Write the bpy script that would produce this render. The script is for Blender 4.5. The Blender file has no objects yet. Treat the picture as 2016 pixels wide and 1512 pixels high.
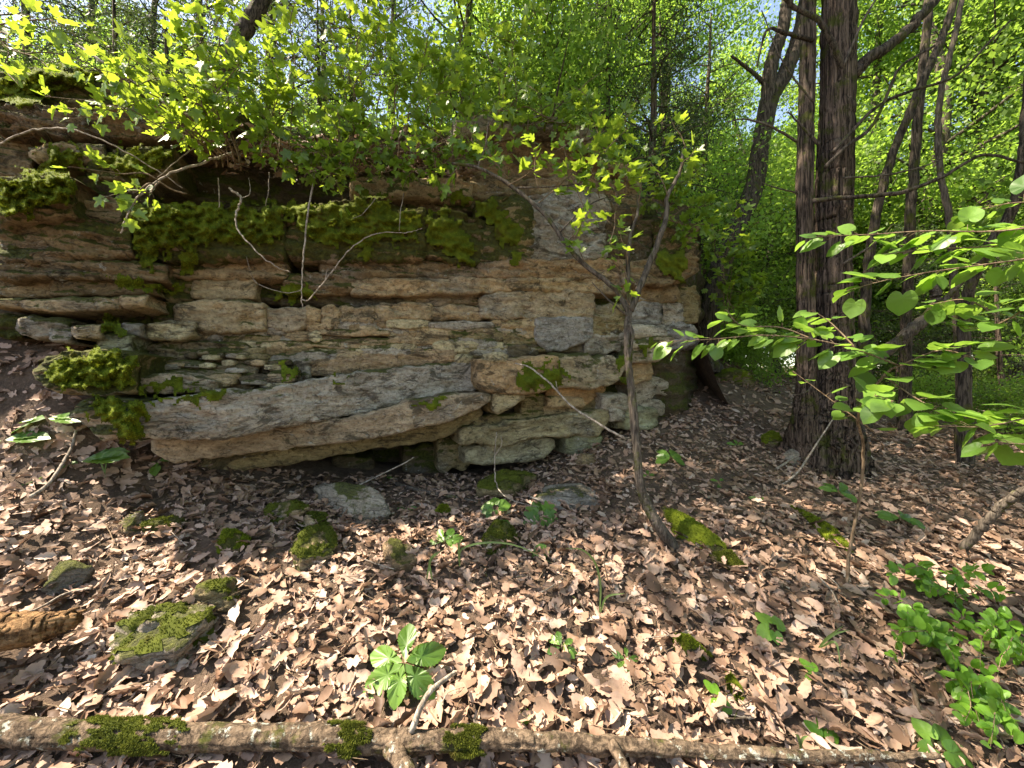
import bpy, math, random
import numpy as np
from mathutils import Matrix, Vector

R = math.radians
# ------------------------------------------------------------------ camera, sky, sun, exposure
scene = bpy.context.scene
CX, CY, FPX, CAMZ = 1008.0, 756.0, 757.0, 1.5          # photograph pixels (2016 x 1512), ultra wide lens
cam_d = bpy.data.cameras.new('camera')
cam = bpy.data.objects.new('camera', cam_d)
scene.collection.objects.link(cam)
cam.location = (0, 0, CAMZ)
cam.rotation_euler = (R(90), 0, 0)
cam_d.sensor_width = 36.0
cam_d.lens = 36.0 * FPX / 2016.0
cam_d.clip_start = 0.05
cam_d.clip_end = 1000
scene.camera = cam

SUN_TO = np.array([-0.60, -0.02, 0.80]); SUN_TO /= np.linalg.norm(SUN_TO)
sun_el = math.asin(SUN_TO[2])
world = bpy.data.worlds.new('World'); scene.world = world; world.use_nodes = True
nt = world.node_tree
bg = nt.nodes['Background']
sky = nt.nodes.new('ShaderNodeTexSky'); sky.sky_type = 'NISHITA'; sky.sun_disc = False
sky.sun_elevation = sun_el
sky.sun_rotation = math.atan2(SUN_TO[0], SUN_TO[1])
nt.links.new(sky.outputs[0], bg.inputs[0]); bg.inputs[1].default_value = 0.105
sl = bpy.data.lights.new('sun', 'SUN'); sl.energy = 4.6; sl.angle = R(0.53); sl.color = (1.0, 0.94, 0.85)
so = bpy.data.objects.new('sun', sl); scene.collection.objects.link(so)
so.rotation_euler = Vector(SUN_TO).to_track_quat('Z', 'Y').to_euler(); so.location = (-10, 3, 14)
scene.view_settings.view_transform = 'Standard'; scene.view_settings.look = 'None'
scene.view_settings.gamma = 1.0; scene.view_settings.use_curve_mapping = False
scene.view_settings.exposure = 2.12
scene.view_settings.use_white_balance = True            # the camera's own white balance in open shade
scene.view_settings.white_balance_temperature = 7600; scene.view_settings.white_balance_tint = 12
scene.render.engine = 'CYCLES'
scene.cycles.max_bounces = 10; scene.cycles.diffuse_bounces = 5; scene.cycles.transmission_bounces = 6
scene.cycles.sample_clamp_indirect = 6.0
scene.cycles.use_denoising = True

# ------------------------------------------------------------------ helpers
rng = np.random.default_rng(11)
random.seed(5)
COL = scene.collection

def P(x, y, d):
    """photo pixel + distance along the view axis -> point"""
    x = np.asarray(x, float); y = np.asarray(y, float); d = np.asarray(d, float)
    return np.stack(np.broadcast_arrays((x - CX) / FPX * d, d, CAMZ - (y - CY) / FPX * d), -1)

def PX(V):
    return CX + V[:, 0] / V[:, 1] * FPX, CY - (V[:, 2] - CAMZ) / V[:, 1] * FPX

_perm = np.random.default_rng(3).permutation(256).astype(np.int64)
_perm = np.concatenate([_perm, _perm])
_g = np.random.default_rng(4).normal(size=(256, 3)); _g /= np.linalg.norm(_g, axis=1)[:, None]

def pn(p, seed=0):
    """vectorised gradient noise, about -0.6..0.6"""
    p = np.asarray(p, float) + seed * 17.31
    i = np.floor(p).astype(np.int64); f = p - i
    u = f * f * f * (f * (f * 6 - 15) + 10)
    i &= 255
    r = 0
    for dx in (0, 1):
        wx = u[:, 0] if dx else 1 - u[:, 0]
        a = _perm[(i[:, 0] + dx) & 255]
        for dy in (0, 1):
            wy = u[:, 1] if dy else 1 - u[:, 1]
            b = _perm[(a + i[:, 1] + dy) & 255]
            for dz in (0, 1):
                wz = u[:, 2] if dz else 1 - u[:, 2]
                g = _g[_perm[(b + i[:, 2] + dz) & 255]]
                r = r + wx * wy * wz * (g[:, 0] * (f[:, 0] - dx) + g[:, 1] * (f[:, 1] - dy) + g[:, 2] * (f[:, 2] - dz))
    return r

def fbm(p, octs=4, seed=0, gain=0.5):
    p = np.asarray(p, float); a = 1.0; r = 0
    for o in range(octs):
        r = r + a * pn(p, seed + o); p = p * 2.03; a *= gain
    return r

def cells(u, v, seed=0):
    """2-D cell noise: random value of the nearest cell, distance to the cell edge"""
    iu, iv = np.floor(u).astype(np.int64), np.floor(v).astype(np.int64)
    f1 = np.full(u.shape, 9.0); f2 = np.full(u.shape, 9.0); val = np.zeros(u.shape)
    for a in (-1, 0, 1):
        for b in (-1, 0, 1):
            h = _perm[(_perm[(iu + a + seed * 7) & 255] + iv + b + seed * 13) & 255]
            cu = iu + a + .15 + .7 * (h / 255.0); cv = iv + b + .15 + .7 * (_perm[(h + 91) & 255] / 255.0)
            d = np.hypot(u - cu, v - cv); near = d < f1
            f2 = np.where(near, f1, np.minimum(f2, d)); val = np.where(near, _perm[(h + 37) & 255] / 255.0, val); f1 = np.where(near, d, f1)
    return val, f2 - f1

def mesh_data(name, V, faces, mat, smooth=True, tint=None):
    """faces: list of int arrays (n,k)"""
    me = bpy.data.meshes.new(name)
    V = np.ascontiguousarray(V, np.float32)
    me.vertices.add(len(V)); me.vertices.foreach_set('co', V.ravel())
    faces = [np.asarray(f, np.int32) for f in faces if len(f)]
    idx = np.concatenate([f.ravel() for f in faces])
    tot = np.concatenate([np.full(len(f), f.shape[1], np.int32) for f in faces])
    st = np.concatenate([[0], np.cumsum(tot)[:-1]]).astype(np.int32)
    me.loops.add(len(idx)); me.loops.foreach_set('vertex_index', idx)
    me.polygons.add(len(tot)); me.polygons.foreach_set('loop_start', st)
    me.polygons.foreach_set('use_smooth', np.full(len(tot), smooth))
    if tint is not None:
        a = me.attributes.new('tint', 'FLOAT', 'POINT'); a.data.foreach_set('value', np.asarray(tint, np.float32))
    me.update(calc_edges=True)
    if mat is not None: me.materials.append(mat)
    return me

def obj(name, me, parent=None, loc=(0, 0, 0), **props):
    o = bpy.data.objects.new(name, me); COL.objects.link(o)
    o.location = loc
    if parent is not None: o.parent = parent
    for k, v in props.items(): o[k] = v
    return o

def mk(name, V, faces, mat, parent=None, smooth=True, tint=None, **props):
    """world-space vertices; local to the parent's location if there is one"""
    V = np.asarray(V, float)
    if parent is not None:
        V = V - np.array(parent.location); loc = (0, 0, 0)
    else:
        c = np.array([(V[:, 0].min() + V[:, 0].max()) / 2, (V[:, 1].min() + V[:, 1].max()) / 2, V[:, 2].min()])
        V = V - c; loc = c
    return obj(name, mesh_data(name, V, faces, mat, smooth, tint), parent, loc, **props)

def thing(name, label, cat, loc, group=None):
    o = bpy.data.objects.new(name, None); COL.objects.link(o)
    o.location = [float(v) for v in loc]; o.empty_display_size = 0.1
    o['label'] = label; o['category'] = cat
    if group: o['group'] = group
    return o

def tag(o, label, cat, group=None):
    o['label'] = label; o['category'] = cat
    if group: o['group'] = group
    return o

def catmull(pts, n):
    pts = np.asarray(pts, float)
    if len(pts) == 2:
        t = np.linspace(0, 1, n)[:, None]; return pts[0] * (1 - t) + pts[1] * t
    p = np.vstack([2 * pts[0] - pts[1], pts, 2 * pts[-1] - pts[-2]])
    seg = np.linspace(0, len(pts) - 1 - 1e-9, n); k = seg.astype(int); t = (seg - k)[:, None]
    a, b, c, d = p[k], p[k + 1], p[k + 2], p[k + 3]
    return 0.5 * (2 * b + (c - a) * t + (2 * a - 5 * b + 4 * c - d) * t ** 2 + (3 * b - a - 3 * c + d) * t ** 3)

def tube(pts, rad, sides=7, n=None, wob=0.0, ridge=0.0, ridge_n=0, seed=0, twist=0.0):
    """-> V, faces of a tapered tube through pts"""
    pts = np.asarray(pts, float); rad = np.asarray(rad, float)
    n = n or max(4, 4 * len(pts))
    C = catmull(pts, n)
    r = np.interp(np.linspace(0, 1, n), np.linspace(0, 1, len(rad)), rad)
    if wob: C = C + wob * np.stack([pn(np.stack([np.arange(n) * .35, np.full(n, k * 9.1 + seed), np.zeros(n)], 1), seed) for k in range(3)], 1)
    T = np.gradient(C, axis=0); T /= np.linalg.norm(T, axis=1)[:, None] + 1e-12
    ref = np.array([0.31, 0.87, 0.38]) if abs(T[:, 2]).mean() > .8 else np.array([0.05, .1, 1.0])
    A = np.cross(T, ref); A /= np.linalg.norm(A, axis=1)[:, None] + 1e-12
    B = np.cross(T, A)
    th = np.linspace(0, 2 * np.pi, sides, endpoint=False)
    thm = th[None, :] + twist * np.linspace(0, 1, n)[:, None]
    rr = np.repeat(r[:, None], sides, 1)
    if ridge:
        q = np.stack([np.cos(th)[None, :].repeat(n, 0) * ridge_n, np.sin(th)[None, :].repeat(n, 0) * ridge_n,
                      (np.arange(n) * np.linalg.norm(C[1] - C[0]) * 2.2)[:, None].repeat(sides, 1)], -1).reshape(-1, 3)
        rr = rr * (1 + ridge * fbm(q, 3, seed + 5).reshape(n, sides))
    V = C[:, None, :] + rr[..., None] * (np.cos(thm)[..., None] * A[:, None, :] + np.sin(thm)[..., None] * B[:, None, :])
    V = V.reshape(-1, 3)
    i = np.arange(n - 1)[:, None] * sides; j = np.arange(sides)[None, :]; jn = (j + 1) % sides
    q = np.stack([i + j, i + jn, i + sides + jn, i + sides + j], -1).reshape(-1, 4)
    V = np.vstack([V, C[0], C[-1]])
    a = n * sides; b = a + 1; j = np.arange(sides); jn = (j + 1) % sides
    t1 = np.stack([np.full(sides, a), jn, j], 1); t2 = np.stack([np.full(sides, b), (n - 1) * sides + j, (n - 1) * sides + jn], 1)
    return V, [q, np.vstack([t1, t2])]

def join(parts):
    """[(V, faces)] -> V, faces"""
    Vs, Q, T, off = [], [], [], 0
    for V, fs in parts:
        Vs.append(V)
        for f in fs:
            f = np.asarray(f)
            if len(f) == 0: continue
            (Q if f.shape[1] == 4 else T).append(f + off)
        off += len(V)
    return np.vstack(Vs), ([np.vstack(Q)] if Q else []) + ([np.vstack(T)] if T else [])

def grid_faces(nu, nv):
    i = np.arange(nu - 1)[:, None] * nv; j = np.arange(nv - 1)[None, :]
    return np.stack([i + j, i + j + 1, i + nv + j + 1, i + nv + j], -1).reshape(-1, 4)

# ------------------------------------------------------------------ materials
def nodes(name):
    m = bpy.data.materials.new(name); m.use_nodes = True
    t = m.node_tree; b = t.nodes['Principled BSDF']
    return m, t, b

def N(t, typ, **kw):
    n = t.nodes.new(typ)
    for k, v in kw.items():
        if k.startswith('i_'):
            key = k[2:]; n.inputs[int(key) if key.isdigit() else key].default_value = v
        else: setattr(n, k, v)
    return n

def L(t, a, b): t.links.new(a, b)

def mixc(t, fac, a, b, mode='MIX'):
    n = t.nodes.new('ShaderNodeMix'); n.data_type = 'RGBA'; n.blend_type = mode
    for s, v in ((n.inputs[0], fac), (n.inputs[6], a), (n.inputs[7], b)):
        if hasattr(v, 'node'): t.links.new(v, s)
        else: s.default_value = v if not isinstance(v, tuple) else (*v[:3], 1.0)
    return n.outputs[2]

def math_(t, op, a, b=0.0, c=None, clamp=False):
    n = t.nodes.new('ShaderNodeMath'); n.operation = op; n.use_clamp = clamp
    for k, v in enumerate((a, b, c)):
        if v is None: continue
        if hasattr(v, 'node'): t.links.new(v, n.inputs[k])
        else: n.inputs[k].default_value = v
    return n.outputs[0]

def ramp(t, fac, stops):
    n = t.nodes.new('ShaderNodeValToRGB'); e = n.color_ramp.elements
    while len(e) > 1: e.remove(e[0])
    e[0].position = stops[0][0]; e[0].color = (*stops[0][1], 1)
    for p, c in stops[1:]:
        k = e.new(p); k.color = (*c, 1)
    t.links.new(fac, n.inputs[0]); return n.outputs[0]

def step(t, v, lo, hi):
    n = t.nodes.new('ShaderNodeMapRange'); n.interpolation_type = 'SMOOTHSTEP'
    n.inputs[1].default_value = lo; n.inputs[2].default_value = hi
    t.links.new(v, n.inputs[0]); return n.outputs[0]

def noise(t, vec, scale, detail=5.0, rough=0.6, dist=0.0):
    n = N(t, 'ShaderNodeTexNoise'); n.inputs['Scale'].default_value = scale; n.inputs['Detail'].default_value = detail
    n.inputs['Roughness'].default_value = rough; n.inputs['Distortion'].default_value = dist
    t.links.new(vec, n.inputs['Vector']); return n.outputs[0]

def posvec(t, sc=(1, 1, 1)):
    g = N(t, 'ShaderNodeNewGeometry'); m = N(t, 'ShaderNodeMapping'); m.inputs['Scale'].default_value = sc
    t.links.new(g.outputs['Position'], m.inputs['Vector']); return m.outputs[0], g

def bump(t, b, h, strength, dist):
    n = N(t, 'ShaderNodeBump'); n.inputs['Strength'].default_value = strength; n.inputs['Distance'].default_value = dist
    t.links.new(h, n.inputs['Height']); t.links.new(n.outputs[0], b.inputs['Normal'])

def rock_material(name):
    """bedded limestone: object colour = stone colour, alpha = how much moss has grown on it"""
    m, t, b = nodes(name)
    v, g = posvec(t); vs, _ = posvec(t, (1.0, 1.0, 2.3))
    oi = N(t, 'ShaderNodeObjectInfo')
    big = noise(t, v, 1.7, 4, .6); mid = noise(t, vs, 5.0, 6, .65, .6); fine = noise(t, v, 34, 6, .7); spk = noise(t, v, 90, 3, .6)
    c = mixc(t, step(t, mid, .3, .72), mixc(t, 1.0, oi.outputs['Color'], (.78, .70, .60), 'MULTIPLY'), mixc(t, 1.0, oi.outputs['Color'], (1.45, 1.38, 1.28), 'MULTIPLY'))
    c = mixc(t, math_(t, 'MULTIPLY', step(t, big, .52, .66), .4), c, (.30, .295, .28))                 # grey weathered skin
    c = mixc(t, math_(t, 'MULTIPLY', step(t, noise(t, vs, 3.1, 5, .6), .58, .72), .32), c, (.46, .30, .15))  # iron stain
    c = mixc(t, math_(t, 'MULTIPLY', step(t, fine, .35, .7), .55), c, mixc(t, 1.0, c, (.45, .42, .38), 'MULTIPLY'))
    st = math_(t, 'MAXIMUM', step(t, noise(t, vs, 2.3, 7, .75, 1.2), .535, .61), math_(t, 'MULTIPLY', step(t, noise(t, vs, 9, 6, .75, .8), .57, .63), .7))
    c = mixc(t, math_(t, 'MULTIPLY', st, .75), c, (.050, .043, .028))                                   # black algae crust
    li = math_(t, 'MULTIPLY', step(t, noise(t, v, 13, 6, .75), .60, .66), step(t, big, .44, .56))
    c = mixc(t, math_(t, 'MULTIPLY', li, .75), c, (.50, .51, .47))                                      # pale lichen
    def cracks(sc, w):
        nz = N(t, 'ShaderNodeTexNoise'); nz.inputs['Scale'].default_value = 4.0 * sc; nz.inputs['Detail'].default_value = 5.0; L(t, v, nz.inputs['Vector'])
        ad = N(t, 'ShaderNodeVectorMath', operation='MULTIPLY_ADD'); L(t, nz.outputs['Color'], ad.inputs[0]); ad.inputs[1].default_value = (.22 / sc, .22 / sc, .10 / sc); L(t, v, ad.inputs[2])
        mp = N(t, 'ShaderNodeMapping'); mp.inputs['Scale'].default_value = (2.6 * sc, 2.6 * sc, 9.5 * sc); L(t, ad.outputs[0], mp.inputs['Vector'])
        vo = N(t, 'ShaderNodeTexVoronoi', feature='DISTANCE_TO_EDGE'); vo.inputs['Scale'].default_value = 1.0; L(t, mp.outputs[0], vo.inputs['Vector'])
        return math_(t, 'SUBTRACT', 1.0, step(t, vo.outputs['Distance'], .0, w))
    where = step(t, noise(t, v, 3.4, 5, .65), .50, .62)
    ck = math_(t, 'MULTIPLY', math_(t, 'MAXIMUM', cracks(1.0, .022), math_(t, 'MULTIPLY', cracks(2.9, .05), .6)), where)
    c = mixc(t, math_(t, 'MULTIPLY', ck, .7), c, (.05, .043, .027))
    pit = step(t, noise(t, v, 58, 4, .7), .56, .66)
    c = mixc(t, math_(t, 'MULTIPLY', pit, .5), c, (.06, .052, .036))
    sep = N(t, 'ShaderNodeSeparateXYZ'); L(t, g.outputs['Normal'], sep.inputs[0])
    up = math_(t, 'MULTIPLY', sep.outputs[2], .22)
    mm = math_(t, 'ADD', math_(t, 'ADD', noise(t, v, 4.3, 7, .7, .5), up), math_(t, 'MULTIPLY_ADD', oi.outputs['Alpha'], .55, -.275))
    mo = step(t, mm, .49, .58)
    mc = mixc(t, step(t, fine, .3, .7), (.034, .042, .008), (.105, .120, .020))
    c = mixc(t, math_(t, 'MULTIPLY', mo, .9), c, mc)
    L(t, c, b.inputs['Base Color']); b.inputs['Roughness'].default_value = .92
    b.inputs['Specular IOR Level'].default_value = .2
    h = math_(t, 'ADD', math_(t, 'MULTIPLY', fine, .5), math_(t, 'ADD', math_(t, 'MULTIPLY', noise(t, vs, 11, 7, .7, .4), 1.4), math_(t, 'MULTIPLY', spk, .25)))
    h = math_(t, 'SUBTRACT', math_(t, 'SUBTRACT', h, math_(t, 'MULTIPLY', ck, .5)), math_(t, 'MULTIPLY', pit, .22))
    bump(t, b, h, 1.0, .05)
    return m

def leaf_material(name, c1, c2, trans, tr=.45, rough=.45, spec=.4, vary=.5):
    m, t, b = nodes(name)
    oi = N(t, 'ShaderNodeObjectInfo'); at = N(t, 'ShaderNodeAttribute', attribute_name='tint')
    r = math_(t, 'FRACT', math_(t, 'ADD', oi.outputs['Random'], at.outputs['Fac']))
    v, g = posvec(t)
    vb = N(t, 'ShaderNodeCombineColor'); br = math_(t, 'MULTIPLY_ADD', oi.outputs['Random'], vary, 1.0 - vary * .5)
    for q in range(3): L(t, br, vb.inputs[q])
    c = mixc(t, 1.0, mixc(t, r, c1, c2), vb.outputs[0], 'MULTIPLY')
    c = mixc(t, math_(t, 'MULTIPLY', step(t, noise(t, v, 60, 3, .6), .4, .7), .35), c, mixc(t, 1.0, c, (.6, .7, .5), 'MULTIPLY'))
    L(t, c, b.inputs['Base Color']); b.inputs['Roughness'].default_value = rough; b.inputs['Specular IOR Level'].default_value = spec
    tl = N(t, 'ShaderNodeBsdfTranslucent')
    L(t, mixc(t, 1.0, mixc(t, r, trans, tuple(x * .72 for x in trans)), vb.outputs[0], 'MULTIPLY'), tl.inputs[0])
    mx = N(t, 'ShaderNodeMixShader'); mx.inputs[0].default_value = tr
    L(t, b.outputs[0], mx.inputs[1]); L(t, tl.outputs[0], mx.inputs[2])
    L(t, mx.outputs[0], t.nodes['Material Output'].inputs[0])
    return m

def litter_material():
    m, t, b = nodes('dead oak leaf')
    at = N(t, 'ShaderNodeAttribute', attribute_name='tint'); oi = N(t, 'ShaderNodeObjectInfo')
    r = math_(t, 'FRACT', math_(t, 'ADD', oi.outputs['Random'], at.outputs['Fac']))
    v, g = posvec(t)
    c = ramp(t, r, [(0, (.085, .052, .034)), (.18, (.19, .115, .074)), (.40, (.32, .210, .145)), (.66, (.41, .290, .225)), (.85, (.30, .178, .115)), (1, (.45, .36, .295))])
    c = mixc(t, math_(t, 'MULTIPLY', step(t, noise(t, v, 45, 5, .7), .45, .75), .5), c, mixc(t, 1.0, c, (.45, .42, .4), 'MULTIPLY'))
    L(t, c, b.inputs['Base Color']); b.inputs['Roughness'].default_value = .62; b.inputs['Specular IOR Level'].default_value = .3
    tl = N(t, 'ShaderNodeBsdfTranslucent'); L(t, c, tl.inputs[0])
    mx = N(t, 'ShaderNodeMixShader'); mx.inputs[0].default_value = .13
    L(t, b.outputs[0], mx.inputs[1]); L(t, tl.outputs[0], mx.inputs[2]); L(t, mx.outputs[0], t.nodes['Material Output'].inputs[0])
    return m

def moss_material(name, c1, c2):
    m, t, b = nodes(name)
    at = N(t, 'ShaderNodeAttribute', attribute_name='tint'); v, g = posvec(t)
    f = math_(t, 'ADD', math_(t, 'MULTIPLY', at.outputs['Fac'], .55), math_(t, 'MULTIPLY', noise(t, v, 9, 4, .6), .6))
    c = mixc(t, step(t, f, .2, .85), c1, c2)
    c = mixc(t, math_(t, 'MULTIPLY', step(t, noise(t, v, 5, 5, .7), .56, .68), .6), c, (.075, .050, .018))
    L(t, c, b.inputs['Base Color']); b.inputs['Roughness'].default_value = .9; b.inputs['Specular IOR Level'].default_value = .15
    tl = N(t, 'ShaderNodeBsdfTranslucent'); L(t, c, tl.inputs[0])
    mx = N(t, 'ShaderNodeMixShader'); mx.inputs[0].default_value = .25
    L(t, b.outputs[0], mx.inputs[1]); L(t, tl.outputs[0], mx.inputs[2]); L(t, mx.outputs[0], t.nodes['Material Output'].inputs[0])
    return m

def bark_material(name, dark, light, zs=.12, sc=30, moss=0.0, lich=0.0, bd=.02, sharp=0):
    m, t, b = nodes(name)
    v, g = posvec(t, (1, 1, zs)); vv, _ = posvec(t)
    a = noise(t, v, sc, 7, .7, .6)
    c = mixc(t, step(t, a, .36 + .05 * sharp, .66 - .07 * sharp), dark, light)
    c = mixc(t, math_(t, 'MULTIPLY', step(t, noise(t, vv, 3.0, 4, .6), .5, .7), .5), c, mixc(t, 1.0, c, (.5, .48, .46), 'MULTIPLY'))
    if lich: c = mixc(t, math_(t, 'MULTIPLY', step(t, noise(t, vv, 24, 5, .7), .60 - lich * .1, .66), .8), c, (.50, .53, .46))
    if moss: c = mixc(t, math_(t, 'MULTIPLY', step(t, noise(t, vv, 5, 6, .7), .56 - moss * .14, .64), .85), c, (.06, .07, .012))
    L(t, c, b.inputs['Base Color']); b.inputs['Roughness'].default_value = .9; b.inputs['Specular IOR Level'].default_value = .15
    bump(t, b, a, 1.0, bd); return m

M = {}
M['rock'] = rock_material('bedded limestone')
M['litter'] = litter_material()
M['moss'] = moss_material('yellow green moss', (.048, .070, .007), (.215, .265, .022))
M['moss_dark'] = moss_material('dull green moss', (.030, .042, .007), (.130, .150, .020))
M['goose'] = leaf_material('lobed shrub leaf', (.080, .160, .022), (.140, .230, .030), (.42, .58, .05), .5, .42, .5)
M['redbud'] = leaf_material('heart shaped leaf', (.080, .180, .034), (.140, .250, .042), (.32, .56, .07), .45, .38, .5)
M['sprout'] = leaf_material('seedling leaf', (.060, .150, .026), (.110, .210, .034), (.24, .44, .05), .42, .4, .45)
M['cover'] = leaf_material('low shrub leaf', (.080, .205, .024), (.135, .280, .034), (.30, .58, .05), .45, .42, .4)
M['canopy'] = leaf_material('woodland leaf', (.070, .140, .026), (.125, .215, .036), (.38, .62, .080), .5, .5, .3, 1.0)
M['cedar_leaf'] = leaf_material('juniper spray', (.022, .042, .018), (.050, .075, .032), (.08, .13, .03), .25, .6, .2)
M['grass'] = leaf_material('sedge blade', (.10, .17, .05), (.17, .24, .08), (.28, .42, .08), .35, .4, .4)
M['cedar'] = bark_material('shredding juniper bark', (.018, .013, .010), (.165, .122, .094), .045, 46, moss=.35, bd=.05, sharp=1)
M['bark'] = bark_material('grey ridged bark', (.035, .029, .023), (.150, .125, .100), .14, 60, moss=.2, bd=.012)
M['darkbark'] = bark_material('dark forest bark', (.022, .018, .014), (.105, .085, .068), .12, 40, moss=.3, bd=.03, sharp=1)
M['twig'] = bark_material('pale dead twig', (.13, .105, .08), (.40, .35, .29), .4, 50, bd=.004)
M['stem'] = bark_material('brown shrub stem', (.085, .058, .036), (.24, .175, .115), .3, 60, bd=.004)
M['log'] = bark_material('weathered log', (.045, .032, .022), (.24, .175, .12), 1, 34, moss=.15, lich=.3, bd=.035)
M['rot'] = bark_material('rotten orange wood', (.085, .045, .020), (.34, .205, .10), 1, 22, bd=.03)
# ------------------------------------------------------------------ the lie of the land
_ctrl = [(0, 1512, 1.42), (500, 1512, 1.45), (1008, 1512, 1.48), (1500, 1512, 1.5), (2016, 1512, 1.55),
         (0, 1300, 1.75), (500, 1300, 1.82), (1008, 1300, 1.87), (1500, 1300, 1.92), (2016, 1300, 2.0),
         (0, 1100, 2.08), (500, 1100, 2.32), (1008, 1100, 2.5), (1500, 1100, 2.55), (2016, 1100, 2.65),
         (0, 960, 2.36), (280, 905, 2.85), (480, 950, 3.05), (620, 955, 3.35), (820, 945, 3.7), (1000, 940, 3.9), (1300, 960, 3.35), (1600, 920, 4.05), (2016, 960, 3.8),
         (0, 850, 2.52), (150, 870, 2.62), (1180, 885, 4.1), (1250, 855, 4.4), (1450, 850, 4.7), (1800, 905, 4.5), (2016, 880, 5.4),
         (0, 700, 2.72), (110, 745, 2.72), (1320, 745, 6.2), (1420, 705, 7.6), (1520, 770, 7.0), (1750, 838, 7.0), (2016, 822, 8.0)]
_c3 = [P(*c) for c in _ctrl] + [np.array(q, float) for q in (
    (-4.5, 2.3, 2.0), (-6, 1.6, 2.1), (-6, 0, 1.2), (-4, 0.5, .7), (-9, -4, 1.5), (0, -3, -.5), (0, 0, -.15), (4, 0, -.4), (9, -4, -1.2), (9, 2, -.1),
    (-2, 5.2, .6), (0, 5.5, .6), (-5, 5, 1.5), (-6, 12, 1.5), (3.2, 9, 2.2), (5, 14, 2.6), (0, 16, 2.8), (12, 9, .8), (16, 16, 1.2), (9, 20, 2.2), (-20, 20, 2), (20, 30, 2.4), (0, 40, 4),
    (60, 10, 1), (60, 60, 4), (0, 90, 6), (-60, 60, 5), (-60, 0, 2), (-60, -60, -3), (0, -60, -4), (60, -60, -4))]
_c3 = np.array(_c3)
_d = np.linalg.norm(_c3[:, None, :2] - _c3[None, :, :2], axis=2)
_A = np.block([[np.sqrt(_d ** 2 + .04), np.ones((len(_c3), 1))], [np.ones((1, len(_c3))), np.zeros((1, 1))]])
_w = np.linalg.lstsq(_A + np.eye(len(_A)) * .015, np.concatenate([_c3[:, 2], [0]]), rcond=None)[0]

def gz(x, y):
    """height of the ground"""
    x = np.atleast_1d(np.asarray(x, float)); y = np.atleast_1d(np.asarray(y, float)); out = np.zeros(x.shape).ravel()
    xf, yf = x.ravel(), y.ravel()
    for s in range(0, len(xf), 20000):
        e = slice(s, s + 20000)
        r = np.sqrt((xf[e, None] - _c3[None, :, 0]) ** 2 + (yf[e, None] - _c3[None, :, 1]) ** 2 + .04)
        out[e] = r @ _w[:-1] + _w[-1]
    q = np.stack([xf, yf, np.zeros_like(xf)], 1)
    out += .045 * fbm(q * 1.9, 4, 2) + .02 * pn(q * 9, 7)
    return out.reshape(x.shape)

def gpix(x, y, d0=1.0, d1=40.0):
    """where the view ray of a photo pixel meets the ground"""
    dd = np.geomspace(d0, d1, 900); p = P(x, y, dd)
    below = np.where(p[:, 2] < gz(p[:, 0], p[:, 1]))[0]
    k = below[0] if len(below) else len(dd) - 1
    q = p[k]; return np.array([q[0], q[1], gz(q[0], q[1])[0]])

gx = np.concatenate([-np.geomspace(150, 7, 26)[:-1], np.arange(-7, 9, .085), np.geomspace(9, 150, 26)])
gy = np.concatenate([-np.geomspace(150, 1.2, 22)[:-1], np.arange(-1.2, 9, .085), np.geomspace(9, 150, 34)])
GX, GY = np.meshgrid(gx, gy, indexing='ij')
GV = np.stack([GX, GY, gz(GX, GY)], -1).reshape(-1, 3)
m, t, b = nodes('forest soil')
v, g = posvec(t)
c = ramp(t, noise(t, v, 7, 8, .7), [(.25, (.05, .033, .022)), (.5, (.12, .078, .05)), (.75, (.20, .135, .09))])
c = mixc(t, step(t, noise(t, v, 60, 5, .7), .5, .7), c, (.19, .125, .082))
L(t, c, b.inputs['Base Color']); b.inputs['Roughness'].default_value = .95
bump(t, b, noise(t, v, 40, 8, .75), 1.0, .05); M['soil'] = m
ground = mk("ground", GV, [grid_faces(len(gx), len(gy))[:, ::-1]], M['soil'], kind='structure')
# ------------------------------------------------------------------ the rock ledge, bed by bed
TAN, PALE, GREY, BLUE = (.375, .30, .20), (.46, .38, .265), (.32, .305, .28), (.28, .285, .30)
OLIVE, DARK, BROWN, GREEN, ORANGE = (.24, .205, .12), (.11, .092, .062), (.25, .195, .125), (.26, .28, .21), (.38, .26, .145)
INN = np.array([-0.346, 0.938, 0.0])                   # into the cliff
def dref(x): return 4.09 / (1 - .369 * (np.asarray(x, float) - CX) / FPX)

ledge = thing('rock_ledge', 'long layered limestone ledge with mossy beds and an overhanging foot', 'rock ledge', (-.6, 3.9, .5))
ROCKV = []

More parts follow.
